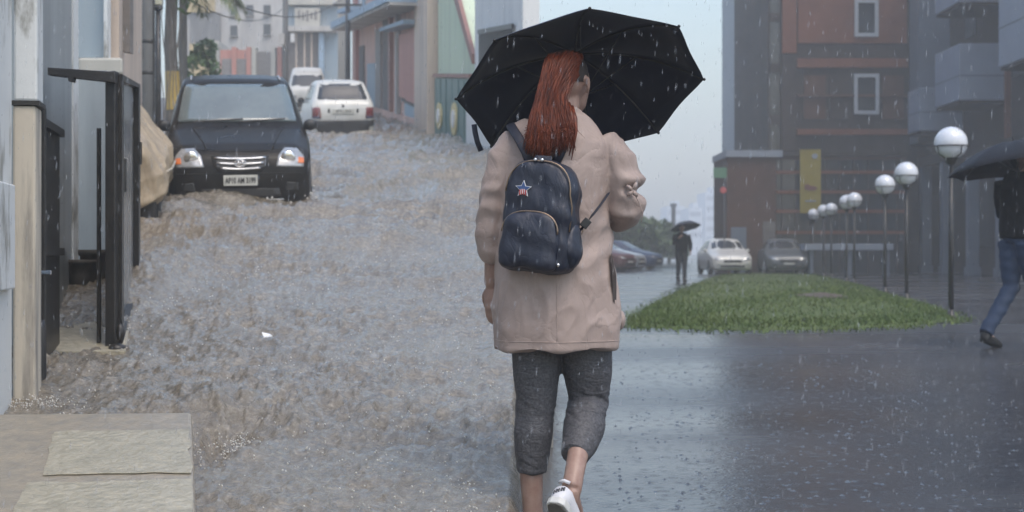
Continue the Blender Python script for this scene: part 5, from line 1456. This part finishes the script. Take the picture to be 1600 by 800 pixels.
# leggings
mb = MB()
mb.tube([(0, 0, .98), (0, 0, .9), (0, 0, .82), (0, 0, .74)], [(.165, .12), (.185, .13), (.17, .125), (.10, .09)], 18, flat=(1, 0, 0))
LLc = [wp(842, 500), wp(838, 545), wp(838, 585), wp(838, 622), wp(836, 648), wp(833, 676, -.01), wp(832, 705, -.005), wp(831, 738)]
mb.tube(LLc, [.093, .088, .083, .071, .068, .070, .063, .051], 22)
RLc = [wp(912, 500), wp(916, 545, .01), wp(918, 580, .02), wp(919, 612, .03), wp(918, 632, .03), wp(915, 650, -.02), wp(912, 672, -.07), wp(906, 694, -.12), wp(898, 712, -.165)]
mb.tube(RLc, [.096, .092, .088, .075, .071, .072, .073, .063, .049], 22)
def leg_disp(co, no):
    x, z = co[:, 0], co[:, 2]
    kn = np.exp(-((z - .51) / .05) ** 2) * (x > .05)
    kl = np.exp(-((z - .50) / .04) ** 2) * (x <= .05) * .5
    cu = np.exp(-((z - .29) / .05) ** 2) * (x <= .05) * .5
    w = (1 - np.abs(pnoise(x * 10, co[:, 1] * 10, z * 38 + x * 20))) ** 2 * .0075 - .003
    return (kn + kl + cu + .12) * w + .0022 * fbm(x * 12, co[:, 1] * 12, z * 9)
remesh(mb, 'leggings', M['legging'], wm, .006, 3, leg_disp)
# hem lines of the leggings
for (pts, r_, nm) in ((LLc, .0485, 'cuff'), (RLc, .0465, 'cuff')):
    p = pts[-1]; t = (pts[-1] - pts[-2]).normalized(); a = t.orthogonal().normalized(); b_ = t.cross(a)
    q = [p - t * .006 + (a * math.cos(w) + b_ * math.sin(w)) * r_ for w in np.linspace(0, 6.283, 33)]
    MB().tube(q, .0035, 6).build(nm, M['legging'], wm, True)

# raincoat
mb = MB()
stn = [(545, 769, 968, .185, 0), (520, 769, 967, .182, 0), (480, 771, 964, .178, 0), (440, 774, 961, .172, 0), (400, 777, 956, .164, 0), (360, 779, 952, .153, 0), (330, 780, 950, .148, 0), (300, 780, 953, .146, 0), (265, 784, 959, .142, 0), (238, 789, 962, .135, 0), (216, 799, 958, .12, 0), (203, 818, 946, .105, .0), (195, 842, 925, .088, .0), (190, 858, 905, .072, .01)]
mb.tube([wp((a + b_) / 2, y, 0) + Vector((0, o_, 0)) for (y, a, b_, dp, o_) in stn], [((b_ - a) / 2 / K_, dp) for (y, a, b_, dp, o_) in stn], 36, flat=(1, 0, 0))
SL = [wp(812, 226), wp(789, 255, -.005), wp(778, 290, -.01), wp(772, 330, .0), wp(770, 362, .01), wp(772, 390, .03), wp(774, 403, .04)]
mb.tube(SL, [.064, .066, .060, .056, .057, .053, .044], 20)
SR = [wp(938, 222), wp(962, 255, -.01), wp(972, 290, -.02), wp(977, 322, -.015), Vector((.235, .05, 1.185)), Vector((.19, .15, 1.21)), Vector((.155, .22, 1.245))]
mb.tube(SR, [.064, .068, .062, .061, .062, .056, .05], 20)
# collar
mb.tube([wp(882, 199, .0), wp(883, 192, .010), wp(884, 187, .016)], [(.078, .072), (.070, .068), (.066, .064)], 20, flat=(1, 0, 0))
def coat_disp(co, no):
    x, y, z = co[:, 0], co[:, 1], co[:, 2]
    th = np.arctan2(x, -y)
    skirt = sstep(1.12, .80, z)
    d = skirt * .009 * np.sin(th * 6.5 + 2.2 * pnoise(x * 3, y * 3, z * 1.2) + .6)
    d += .007 * fbm(x * 5.5, y * 5.5, z * 2.2, 3)
    rg = 1 - np.abs(pnoise(x * 6 + z * 2.5, y * 6, z * 3.2 - x * 2)); d += .009 * rg ** 4 * sstep(.72, .80, z)
    rg2 = 1 - np.abs(pnoise(x * 13 - z * 4, y * 13, z * 8 + 3)); d += .0042 * rg2 ** 4 * sstep(.72, .78, z)
    # drag folds round the waist and under the pack, at a slant to the right
    d += .0065 * np.sin((z * 1.0 - x * .75) * 62 + 3 * pnoise(x * 4, y * 4, z * 4)) * np.exp(-((z - 1.10) / .085) ** 2) * sstep(-.02, .12, x)
    arm = sstep(.185, .22, np.abs(x - .01)) * sstep(.98, 1.06, z)
    d += arm * .0035 * np.sin((z + .4 * y) * 88 + 4 * pnoise(x * 8, y * 8, z * 5)) * np.exp(-((z - 1.20) / .11) ** 2)
    # gathered tie above the right elbow
    d -= .022 * np.exp(-((z - 1.262) / .016) ** 2) * sstep(.215, .25, x)
    d += .010 * np.exp(-((z - 1.30) / .022) ** 2) * sstep(.20, .24, x)
    d += .0035 * np.sin(th * 3 + z * 30) * sstep(1.3, 1.42, z)
    return d
coat = remesh(mb, 'raincoat', M['coat'], wm, .0062, 3, coat_disp)
hem = []
for t in np.linspace(0, 2 * math.pi, 73):
    hem.append(wp(868.5, 541.5) + Vector((.2265 * math.cos(t), .1865 * math.sin(t), 0)))
cb = BVHTree.FromObject(coat, bpy.context.evaluated_depsgraph_get())
hs = []
for t in np.linspace(0, 2 * math.pi, 97):
    dv = Vector((math.cos(t), math.sin(t), 0)); hq = cb.ray_cast(Vector((0, 0, .738)) + dv * .5, -dv)[0]
    if hq is not None: hs.append(hq + dv * .0005)
MB().tube(hs, .0016, 5).build('hem_seam', M['coat'], wm, True)
hs = []
for z in np.linspace(.74, 1.0, 14):
    hq = cb.ray_cast(Vector((.0, -.5, z)), Vector((0, 1, 0)))[0]
    if hq is not None: hs.append(hq + Vector((0, -.0004, 0)))
MB().tube(hs, .0014, 5).build('back_seam', M['coat'], wm, True)
# right sleeve tie: bow with two cord ends
k0 = wp(989, 298, -.085)
tb = MB(); tb.ball(k0, (.010, .009, .009), 10)
for (dx, dz) in ((-.022, .018), (.012, .028), (-.018, -.016), (.014, -.02)):
    tb.tube([k0, k0 + Vector((dx * .6, -.008, dz * .6)), k0 + Vector((dx, -.004, dz))], [.005, .008, .004], 7)
tb.tube([k0, k0 + Vector((.018, .0, -.035)), k0 + Vector((.036, .012, -.075)), k0 + Vector((.030, .012, -.11))], .0018, 5)
tb.build('sleeve_tie', M['coat'], wm, True)
# side vent on the right, its dark fill painting the coat's shadow
MB().prism([wp(955, 396, -.09), wp(962, 430, -.08), wp(963.5, 482, -.075), wp(958.5, 470, -.095), wp(956, 430, -.10)], (.004, .03, 0)).build('side_vent', M['vent_shadow'], wm)
MB().ball(wp(969, 500, .03), (.02, .03, .035), 12).build('coat_front_edge', M['coat'], wm, True)

# hair: shaved right side, long red lengths swept to the back
fx = Vector((FACE[0], FACE[1], 0)).normalized(); rtv = Vector((fx.y, -fx.x, 0)); R3h = Matrix((rtv, fx, Vector((0, 0, 1)))).transposed()
mb = MB(); mb.ball(hc + fx * -.014 + Vector((0, 0, .028)), (.0785, .096, .092), 40, R3h)
cap = mb.build('shaved_hair', M['hair_dark'], wm, True)
bm = bmesh.new(); bm.from_mesh(cap.data)
kill = [v for v in bm.verts if (v.co - hc).dot(fx) > .03 and v.co.z - hc.z < .05 or v.co.z - hc.z < -.002]
bmesh.ops.delete(bm, geom=kill, context='VERTS'); bm.to_mesh(cap.data); bm.free()
rr = random.Random(21); mb = MB()
mb2 = MB()
for k in range(720):
    u = rr.random(); v_ = rr.random()
    # start on the crown/back of the skull, end across the back above the pack
    an = -2.5 + 2.55 * u                       # angle over the skull, left to back
    st_ = hc + Vector((math.cos(an) * .07 - .014, math.sin(an) * .085 - .005, .035 + .075 * v_ * (1 - .3 * abs(u - .5))))
    ex = 820 + 72 * u ** 1.0 + rr.gauss(0, 4)
    ey = 252 - 30 * abs(u - .4) - 46 * rr.random() ** 1.4
    e_ = wp(ex, ey, -.155 - .02 * rr.random())
    m1 = wp(839 + 45 * u, 150, -.11 - .03 * rr.random()); m2 = wp(828 + 64 * u + rr.gauss(0, 2.5), 198, -.145 - .022 * rr.random())
    fly = rr.random() < .10
    if fly: e_ = e_ + Vector((rr.gauss(0, .022), rr.gauss(0, .006), rr.uniform(-.01, .03))); m2 = m2 + Vector((rr.gauss(0, .014), -.006, 0)); m1 = m1 + Vector((rr.gauss(0, .010), -.004, 0))
    a_ = rr.uniform(.6, 1.3) * (2.2 if fly else 1); ph = rr.uniform(0, 6)
    pts = [st_]
    cps = [st_, st_.lerp(m1, .35) + Vector((0, -.022, .016)), m1, m2, e_]
    for i in range(1, 13):
        t = i / 12 * 4; j = min(3, int(t)); w = t - j
        p0, p1, p2, p3 = cps[max(j - 1, 0)], cps[j], cps[j + 1], cps[min(j + 2, 4)]
        q = .5 * (2 * p1 + (p2 - p0) * w + (2 * p0 - 5 * p1 + 4 * p2 - p3) * w * w + (3 * p1 - p0 - 3 * p2 + p3) * w ** 3)
        pts.append(q + Vector((.003 * a_ * math.sin(i * .8 + ph), .002 * math.cos(i + ph), 0)))
    rad = [((.0012 if fly else .0030) * (1 - .15 * i / 12) * (1 if i < 8 else (13 - i) / 5.2), .0014) for i in range(13)]
    mb.tube(pts, rad, 5, flat=(1, .1, 0))
for (x0, y0, x1, y1, x2, y2) in ((893, 165, 900, 205, 893, 250), (891, 170, 897, 212, 889, 244), (888, 160, 894, 200, 899, 236)):
    mb.tube([wp(x0, y0, -.10), wp((x0 + x1) / 2 + 2, (y0 + y1) / 2, -.13), wp(x1, y1, -.145), wp(x2, y2, -.15)], [(.007, .003), (.008, .003), (.006, .003), (.001, .001)], 6, flat=(1, 0, 0))
mb.build('hair', M['hair'], wm, True)

# shoes
def shoe(name, heel, fwd, up, foot_len=.25):
    f = Vector(fwd).normalized(); u = Vector(up); u = (u - f * f.dot(u)).normalized(); s = f.cross(u)
    h = Vector(heel); mbs = MB(); rings = []
    for (t, w, hh, lo) in ((-.012, .012, .05, .012), (.0, .028, .072, .0), (.03, .034, .082, 0), (.07, .036, .080, 0), (.12, .040, .066, 0), (.17, .044, .050, 0), (.21, .041, .040, .002), (.24, .028, .032, .006), (.252, .010, .022, .010)):
        ring = []
        for k in range(18):
            a = 2 * math.pi * k / 18; c, sn = math.cos(a), math.sin(a)
            ring.append(h + f * t + s * (w * math.copysign(abs(c) ** .8, c)) + u * (lo + (hh - lo) * (.5 + .5 * math.copysign(abs(sn) ** .8, sn))))
        rings.append(ring)
    mbs.loft(rings)
    sh = mbs.build(name, M['shoe'], wm, True)
    def sole(off, th, grow, nm, m, par):
        ms = MB(); pr = [(-.016, .014), (-.004, .030), (.03, .037), (.08, .036), (.13, .041), (.18, .046), (.22, .042), (.245, .030), (.258, .012)]
        top = [h + f * t + s * (w + grow) for t, w in pr] + [h + f * t - s * (w + grow) for t, w in reversed(pr)]
        ms.prism([q + u * off for q in top], u * -th); return ms.build(nm, m, par, bev=.004)
    so_ = sole(.016, .026, .002, 'sole', M['sole'], sh)
    sole(-.0115, .004, -.004, 'tread', M['tread'], so_)
    return sh, h, f, u, s
shoe('shoe', Vector((wp(833, 846).x, -.045, .014)), (-.05, 1, 0), (0, 0, 1))
shR, sh_, sf, su, ss = shoe('shoe', wp(869, 786, -.345), (.30, .62, -.72), (.35, .70, .62))
# heel collar and small dark lettering on the heel
MB().tube([sh_ + su * .088 + sf * .004 + ss * .020, sh_ + su * .090 - sf * .006, sh_ + su * .088 + sf * .004 - ss * .020], .006, 7).build('heel_tab', M['shoe'], shR, True)
lt_ = MB()
for k in range(5):
    a = -.55 + k * .275; c_ = sh_ + su * (.052 - .004 * k) + ss * (-.030 * math.sin(a)) - sf * (.014 * math.cos(a) - .0)
    lt_.tube([c_ + su * .006, c_ - su * .006], .0032, 5); 
    if k % 2: lt_.tube([c_ + su * .006, c_ + su * .004 + ss * .006], .0028, 5)
o = lt_.build('heel_lettering', M['navy'], shR); o['kind'] = 'stuff'

# ------------------------------------------------------------ backpack
bk = empty('backpack', (WX, WY, 0), label='navy blue backpack with star badge on the woman\'s back', cat='backpack')
BY = -.165
pkc = wp(846, 338, BY)
Rp = Matrix.Rotation(math.radians(-17), 3, 'Z') @ Matrix.Rotation(math.radians(4), 3, 'Y') @ Matrix.Rotation(math.radians(-4), 3, 'X')
def pk(x, y, z): return pkc + Rp @ Vector((x, y, z))      # y negative = towards the viewer
def pack_outline(w, h, top, n=40, r=.035):
    """rounded bottom, arched top"""
    pts = []
    for t in np.linspace(0, math.pi, n // 2): pts.append((w * math.copysign(abs(math.cos(t)) ** .75, math.cos(t)), h - top + top * math.sin(t) ** .9))
    for t in np.linspace(math.pi, 2 * math.pi, n // 2): pts.append((w * 1.02 * math.copysign(abs(math.cos(t)) ** .35, math.cos(t)), -h + r + r * math.copysign(abs(math.sin(t)) ** .6, math.sin(t))))
    return pts
ol = pack_outline(.122, .192, .115)
mb = MB(); rings = []
for (y, s) in ((.075, .80), (.070, .93), (.045, 1.0), (-.01, 1.03), (-.045, 1.0), (-.066, .93), (-.076, .80), (-.082, .45)):
    rings.append([pk(x * s, y, z * (s * .5 + .5) if s > .6 else z * s) for x, z in ol])
mb.loft(rings)
def pack_disp(co, no): return .0055 * fbm(co[:, 0] * 11, co[:, 1] * 11, co[:, 2] * 8) + .003 * np.sin(co[:, 2] * 60 + co[:, 0] * 30)
pb = remesh(mb, 'bag_body', M['navy'], bk, .006, 2, pack_disp)
ol2 = pack_outline(.100, .098, .075, r=.025)
mb = MB(); rings = []
for (y, s) in ((-.05, 1.0), (-.082, 1.0), (-.094, .95), (-.102, .80), (-.106, .4)):
    rings.append([pk(x * s - .012, y, z * s - .088) for x, z in ol2])
mb.loft(rings)
fp = remesh(mb, 'front_pocket', M['navy'], bk, .006, 2, pack_disp)
zp = [pk(x * .985 - .012, -.088, z * .99 - .088) for x, z in ol2[:20]]
MB().tube(zp, [(.0035, .0025)] * 20, 6).build('pocket_zip', M['brass'], fp, True)
zp = [pk(x * .93, -.070, z * .955) for x, z in ol[:20]]
zp = [pk(.118, -.055, -.05), pk(.121, -.058, .03)] + zp
mz = MB().tube(zp, [(.0032, .0025)] * len(zp), 6).build('main_zip', M['brass'], pb, True)
for dx in (-.012, .012):
    MB().ball(pk(dx - .004, -.078, .185), (.0065, .006, .0065), 10).build('zip_pull', M['chrome'], mz, True)
# side gusset pocket on the right, with rivet
mb = MB(); mb.ball(pk(.118, -.005, -.10), (.034, .060, .082), 16, Rp); remesh(mb, 'side_pocket', M['navy'], bk, .006, 1, pack_disp)
MB().ball(pk(.095, -.078, -.165), (.006, .005, .006), 10).build('rivet', M['chrome'], bk, True)
MB().tube([pk(-.026, .03, .180), pk(-.024, .03, .222), pk(.0, .03, .236), pk(.024, .03, .222), pk(.026, .03, .180)], [(.012, .004)] * 5, 8, flat=(0, 1, 0)).build('carry_loop', M['navy_dark'], bk, True)
MB().prism([pk(-.034, -.052, .165), pk(.034, -.052, .165), pk(.030, -.035, .205), pk(-.030, -.035, .205)], (0, .03, 0)).build('loop_patch', M['navy_dark'], bk, bev=.004)
# straps
MB().tube([wp(831, 262, -.14), wp(822, 238, -.155), wp(810, 215, -.125), wp(800, 200, -.065), wp(797, 194, .0), wp(800, 200, .06)], [(.017, .004)] * 6, 8, flat=(1, .1, .4)).build('strap', M['navy_dark'], bk, True)
MB().tube([wp(868, 255, -.15), wp(878, 234, -.15), wp(886, 212, -.12), wp(893, 197, -.06), wp(898, 190, .0), wp(900, 196, .06)], [(.016, .004)] * 6, 8, flat=(1, .1, -.3)).build('strap', M['navy_dark'], bk, True)
ls = MB().tube([wp(896, 372, -.13), wp(912, 354, -.165), wp(926, 336, -.158), wp(940, 318, -.135), wp(950, 303, -.105)], [(.012, .004)] * 5, 8, flat=(.5, .1, .6)).build('lower_strap', M['navy_dark'], bk, True)
MB().box(wp(915, 349, -.168), (.028, .012, .034), Matrix.Rotation(.7, 3, 'Y')).build('buckle', M['plastic'], ls, bev=.003)
MB().tube([wp(904, 356, -.15), wp(903, 364, -.15), wp(909, 366, -.15), wp(911, 358, -.15), wp(904, 356, -.15)], .0022, 6).build('ring', M['brass'], ls, True)
# star badge with blue top, red and white stripes
bd = pk(-.046, -.086, .082)
def star(r_, c, th, m, name, par, clip=None):
    pts = []
    for k in range(10):
        rad = r_ if k % 2 == 0 else r_ * .45; a = math.pi / 2 + k * math.pi / 5
        pts.append((rad * math.cos(a), rad * math.sin(a)))
    if clip: pts = [(x, z) for x, z in pts if clip(x, z)]
    q = [c + Rp @ Vector((x, 0, z)) for x, z in pts]
    mb = MB(); n = len(q); ct = sum(q, Vector()) / n; v = q + [p + Rp @ Vector((0, -th, 0)) for p in q] + [c + Rp @ Vector((0, -th * 1.1, 0)) if not clip else ct + Rp @ Vector((0, -th, 0))]
    f = [(i, (i + 1) % n, (i + 1) % n + n, i + n) for i in range(n)] + [(i + n, (i + 1) % n + n, 2 * n) for i in range(n)]
    mb.add(v, f); return mb.build(name, m, par)
bg_ = star(.030, bd, .005, M['white'], 'star_badge', bk)
star(.0255, bd + Rp @ Vector((0, -.005, 0)), .0015, M['blue'], 'badge_top', bg_)
for k in range(4):
    x = -.0105 + k * .007
    MB().box(bd + Rp @ Vector((x, -.0078, -.0095 - .002 * abs(k - 1.5))), (.0036, .002, .018), Rp).build('badge_stripe', M['red'], bg_)
for k in range(3):
    x = -.006 + k * .006
    MB().box(bd + Rp @ Vector((x - .0005, -.0074, -.0085)), (.0022, .0014, .016), Rp).build('badge_stripe_white', M['white'], bg_)

# ------------------------------------------------------------ other pedestrians
def pedestrian(loc, s, yaw, P_, mats, label, vox=.012, hair=True):
    """P_: joints in the figure's frame; mats: top, trousers, shoes"""
    mb = MB(); j = {k: Vector(v) * s for k, v in P_.items()}
    head(mb, j['head'], (0, 1), s)
    mb.tube([j['head'] - Vector((0, 0, .06)) * s, j['head'] - Vector((0, .01, .14)) * s, j['chest'] + Vector((0, 0, .10)) * s], [.05 * s, .052 * s, .08 * s], 12)
    tor = [j['chest'] + Vector((0, 0, .12)) * s, j['chest'], j['chest'].lerp(j['hip'], .5), j['hip'], j['hip'] - Vector((0, 0, .06)) * s]
    mb.tube(tor, [(.13 * s, .08 * s), (.17 * s, .11 * s), (.15 * s, .10 * s), (.155 * s, .11 * s), (.12 * s, .10 * s)], 16, flat=(1, 0, 0))
    for q in 'LR':
        mb.tube([j['hip' + q], j['knee' + q], j['ank' + q]], [.08 * s, .055 * s, .038 * s], 12)
        mb.tube([j['ank' + q], j['ank' + q] + Vector((0, .05, -.05)) * s, j['toe' + q]], [.038 * s, .036 * s, .028 * s], 10)
        mb.tube([j['sho' + q], j['elb' + q], j['wri' + q]], [.05 * s, .04 * s, .028 * s], 12)
        d = (j['wri' + q] - j['elb' + q]).normalized()
        hand(mb, j['wri' + q], (-1 if q == 'R' else 1, 0, .1), d, (0, .6, .6), .7, s)
    o = remesh(mb, 'person', M['skin'], None, .009 * s if vox < .012 else .012, 2)
    o.location = loc; o.rotation_euler = (0, 0, yaw)
    props(o, label, 'person')
    eyes(o, j['head'], (0, 1), Vector((0, 0, 0)), s)
    mb = MB()
    tor = [j['chest'] + Vector((0, 0, .16)) * s, j['chest'] + Vector((0, 0, .11)) * s, j['chest'], j['chest'].lerp(j['hip'], .5), j['hip'] + Vector((0, 0, .02)) * s, j['hip'] - Vector((0, 0, .05)) * s]
    mb.tube(tor, [(.08 * s, .075 * s), (.16 * s, .105 * s), (.20 * s, .145 * s), (.19 * s, .14 * s), (.185 * s, .14 * s), (.18 * s, .138 * s)], 20, flat=(1, 0, 0))
    for q in 'LR': mb.tube([j['sho' + q], j['sho' + q].lerp(j['elb' + q], .5), j['elb' + q], j['elb' + q].lerp(j['wri' + q], .9)], [.075 * s, .07 * s, .06 * s, .045 * s], 14)
    remesh(mb, 'jacket', mats[0], o, .011, 3, lambda c, n: .010 * fbm(c[:, 0] * 6, c[:, 1] * 6, c[:, 2] * 4))
    mb = MB(); mb.tube([j['hip'] + Vector((0, 0, .04)) * s, j['hip'] - Vector((0, 0, .08)) * s], [(.16 * s, .12 * s), (.15 * s, .115 * s)], 16, flat=(1, 0, 0))
    for q in 'LR':
        a, b_, c_ = j['hip' + q], j['knee' + q], j['ank' + q]
        mb.tube([a, a.lerp(b_, .5), b_, b_.lerp(c_, .4), b_.lerp(c_, 1.02)], [.105 * s, .092 * s, .072 * s, .068 * s, .06 * s], 16)
    remesh(mb, 'trousers', mats[1], o, .010, 3, lambda c, n: .006 * fbm(c[:, 0] * 9, c[:, 1] * 9, c[:, 2] * 7) + .003 * np.sin(c[:, 2] * 60))
    for q in 'LR':
        mb = MB(); a = j['ank' + q]; t = j['toe' + q]; dn = Vector((0, 0, -1))
        mb.tube([a + dn * .02 * s, a + dn * .06 * s - (t - a).normalized() * .02 * s, a.lerp(t, .5) + dn * .02 * s, t + (t - a).normalized() * .02 * s], [.048 * s, .046 * s, .044 * s, .034 * s], 12)
        mb.build('shoe', mats[2], o, True)
    mb = MB(); mb.ball(j['head'] + Vector((0, -.014, .035)) * s, (.083 * s, .095 * s, .088 * s), 16); h_ = mb.build('hair', M['hair_dark'], o, True)
    return o

# man in jeans walking to the right edge
MD = 14.6; mz = zg(MD)
mx_ = (1592 - 800) / FPX * MD
walkJ = dict(head=(0, .06, 1.63), chest=(0, .02, 1.33), hip=(0, 0, .97), hipL=(-.09, 0, .90), hipR=(.09, 0, .90), kneeL=(-.07, -.02, .50), kneeR=(.08, .10, .50), ankL=(-.06, -.32, .13), ankR=(.07, .14, .09),
             toeL=(-.06, -.18, .02), toeR=(.07, .30, .035), shoL=(-.18, .0, 1.40), shoR=(.18, .0, 1.40), elbL=(-.26, .05, 1.15), elbR=(.26, .08, 1.18), wriL=(-.18, .26, 1.24), wriR=(.20, .28, 1.25))
man = pedestrian((mx_, MD, mz), 1.12, -math.radians(62), walkJ, (M['jacket'], M['denim'], M['rubber']), 'man in black jacket and blue jeans walking at the right edge')
MUR = .56; mua = Vector((.22, -.30, .93)).normalized()
umbrella('umbrella', 'dark grey umbrella held low over the man in jeans', P(1590, 262, MD - .1) + Vector((0, 0, 0)), .64, (-.12, .12, 1.0), .2, M['umbrella_grey'], .72, dome=.40)

# far pedestrian under an umbrella
FD = d_plaza(440); fxp = (1065 - 800) / FPX * FD
standJ = dict(head=(0, .02, 1.58), chest=(0, 0, 1.28), hip=(0, 0, .93), hipL=(-.09, 0, .87), hipR=(.09, 0, .87), kneeL=(-.08, .03, .48), kneeR=(.08, -.04, .48), ankL=(-.07, .05, .08), ankR=(.07, -.14, .09),
              toeL=(-.07, .20, .025), toeR=(.07, .0, .025), shoL=(-.18, 0, 1.37), shoR=(.18, 0, 1.37), elbL=(-.27, -.01, 1.10), elbR=(.26, .04, 1.12), wriL=(-.24, .1, .88), wriR=(.14, .2, 1.28))
pedestrian((fxp, FD, GZ), 1.0, math.pi + .2, standJ, (M['jacket'], M['cloth_dark'], M['rubber']), 'distant person in dark clothes walking under an umbrella', .012)
umbrella('umbrella', 'small dark umbrella over the distant pedestrian', P(1071, 356, FD) , .46, (-.16, .25, 1.0), 0.1, M['umbrella'], .74, dome=.42)
# ------------------------------------------------------------ rain, splashes and haze
M['drop'] = mat('rain_drop', (0.62, 0.66, 0.72), 0.1, spec=0.8, alpha=0.32)
M['foam'] = mat('water_foam', (0.60, 0.58, 0.54), 0.45, (0.45, 0.43, 0.40), 30)
M['splash'] = mat('splash_water', (0.05, 0.055, 0.06), 0.06, (0.08, 0.085, 0.09), 30, spec=0.8)
r = np.random.default_rng(77)
def drops(n, boxf, rad, el):
    V, F = [], []
    base = np.array([(0, 0, 1.6), (1, 0, 0), (0, 1, 0), (-1, 0, 0), (0, -1, 0), (0, 0, -1.0)])
    tri = [(0, 1, 2), (0, 2, 3), (0, 3, 4), (0, 4, 1), (5, 2, 1), (5, 3, 2), (5, 4, 3), (5, 1, 4)]
    for i in range(n):
        c = boxf(); s = r.uniform(*rad); e = r.uniform(*el)
        k = len(V)
        q = base * (s, s, s * e); q[:, 0] += q[:, 2] * .06
        V += (q + c).tolist(); F += [tuple(a + k for a in t) for t in tri]
    return V, F
def rbox():
    d = 2.8 * (16 / 2.8) ** r.random(); px = r.uniform(-40, 1640); py = r.uniform(-30, 830)
    p = P(px, py, d); 
    return np.array(p[:])
V, F = drops(5200, rbox, (.0004, .0010), (4, 13))
props(mesh('falling_rain', V, F, M['drop'], smooth=True), 'falling rain drops filling the air', 'rain', kind='stuff')
# splashes on the plaza: little crowns and beads
sv = MB()
for i in range(760):
    if i < 380: py = r.uniform(560, 830); px = r.uniform(960, 1640)
    else: py = 548 + 282 * r.random() ** 1.6; px = r.uniform(960, 1640)
    d = 1.05 * FPX / (py - HOR); x = (px - 800) / FPX * d; z = zg(d); s = r.uniform(.002, .0055) * (1 + .02 * d)
    seg = 6; rings = []
    for (rr_, zz) in ((3.2, -.08), (2.2, .22), (1.3, .25), (.9, .5 + .5 * r.random()), (.4, .2)):
        rings.append([Vector((x + s * rr_ * math.cos(6.283 * k / seg), d + s * rr_ * math.sin(6.283 * k / seg), z + s * zz * (1 + .4 * math.sin(k * 2.3 + i)))) for k in range(seg)])
    sv.loft(rings, cap=False)
    if r.random() < .3:
        sv.ball((x + r.normal() * s * 2, d + r.normal() * s, z + s * r.uniform(1.5, 5)), s * .28, 5)
o = sv.build('rain_splashes', M['splash'], None, True); props(o, 'tiny rain splashes dancing on the wet plaza', 'splash', kind='stuff')
# foam and spray on the flood
fv = MB(); 
def foam_at(px, py, n, sx, sy, sz, rad):
    d0 = 1.49 * FPX / (py - 113.0); x0 = (px - 800) / FPX * d0
    for i in range(n):
        x = x0 + r.normal() * sx; d = d0 + r.normal() * sy; z = zs(d) + WD + abs(r.normal()) * sz
        fv.ball((x, d, z), r.uniform(*rad), 5)
foam_at(372, 706, 160, .05, .10, .02, (.0012, .0045)); foam_at(340, 655, 90, .08, .06, .015, (.0012, .004)); foam_at(60, 636, 300, .08, .05, .02, (.0012, .0045))
foam_at(470, 318, 260, .22, .25, .07, (.005, .016)); foam_at(360, 322, 260, .55, .15, .05, (.004, .014)); foam_at(530, 214, 160, .8, .3, .07, (.008, .02)); foam_at(250, 420, 120, .2, .8, .02, (.003, .008))
for i in range(2600):
    d = 4.6 * (22 / 4.6) ** r.random(); x = (r.uniform(60, 780) - 800) / FPX * d
    if x < -.168 * (d - 8) - 2.6: continue
    fv.ball((x, d, zs(d) + WD + r.uniform(.0, .05)), r.uniform(.0015, .0035) * (1 + .05 * d), 4)
o = fv.build('flood_spray', M['foam'], None, True); props(o, 'white foam flecks and spray on the muddy flood', 'foam', kind='stuff')

# haze: closed box of rainy air round everything
HZ = bpy.data.materials.new('rainy_air'); HZ.use_nodes = True
n, l = HZ.node_tree.nodes, HZ.node_tree.links
n.remove(n['Principled BSDF'])
pv = n.new('ShaderNodeVolumePrincipled'); pv.inputs['Color'].default_value = (0.97, 0.985, 1.0, 1); pv.inputs['Density'].default_value = HAZE_DENSITY; pv.inputs['Anisotropy'].default_value = 0.2
l.new(pv.outputs[0], n['Material Output'].inputs['Volume'])
mb = MB(); mb.bb((-500, -20, -1.6), (500, 500, 42))
o = mb.build('haze', HZ); props(o, 'pale rainy haze filling the air over street and plaza', 'haze', kind='stuff')

for o in SC.objects:
    for k in ('s0', 'z0'):
        if k in o: del o[k]
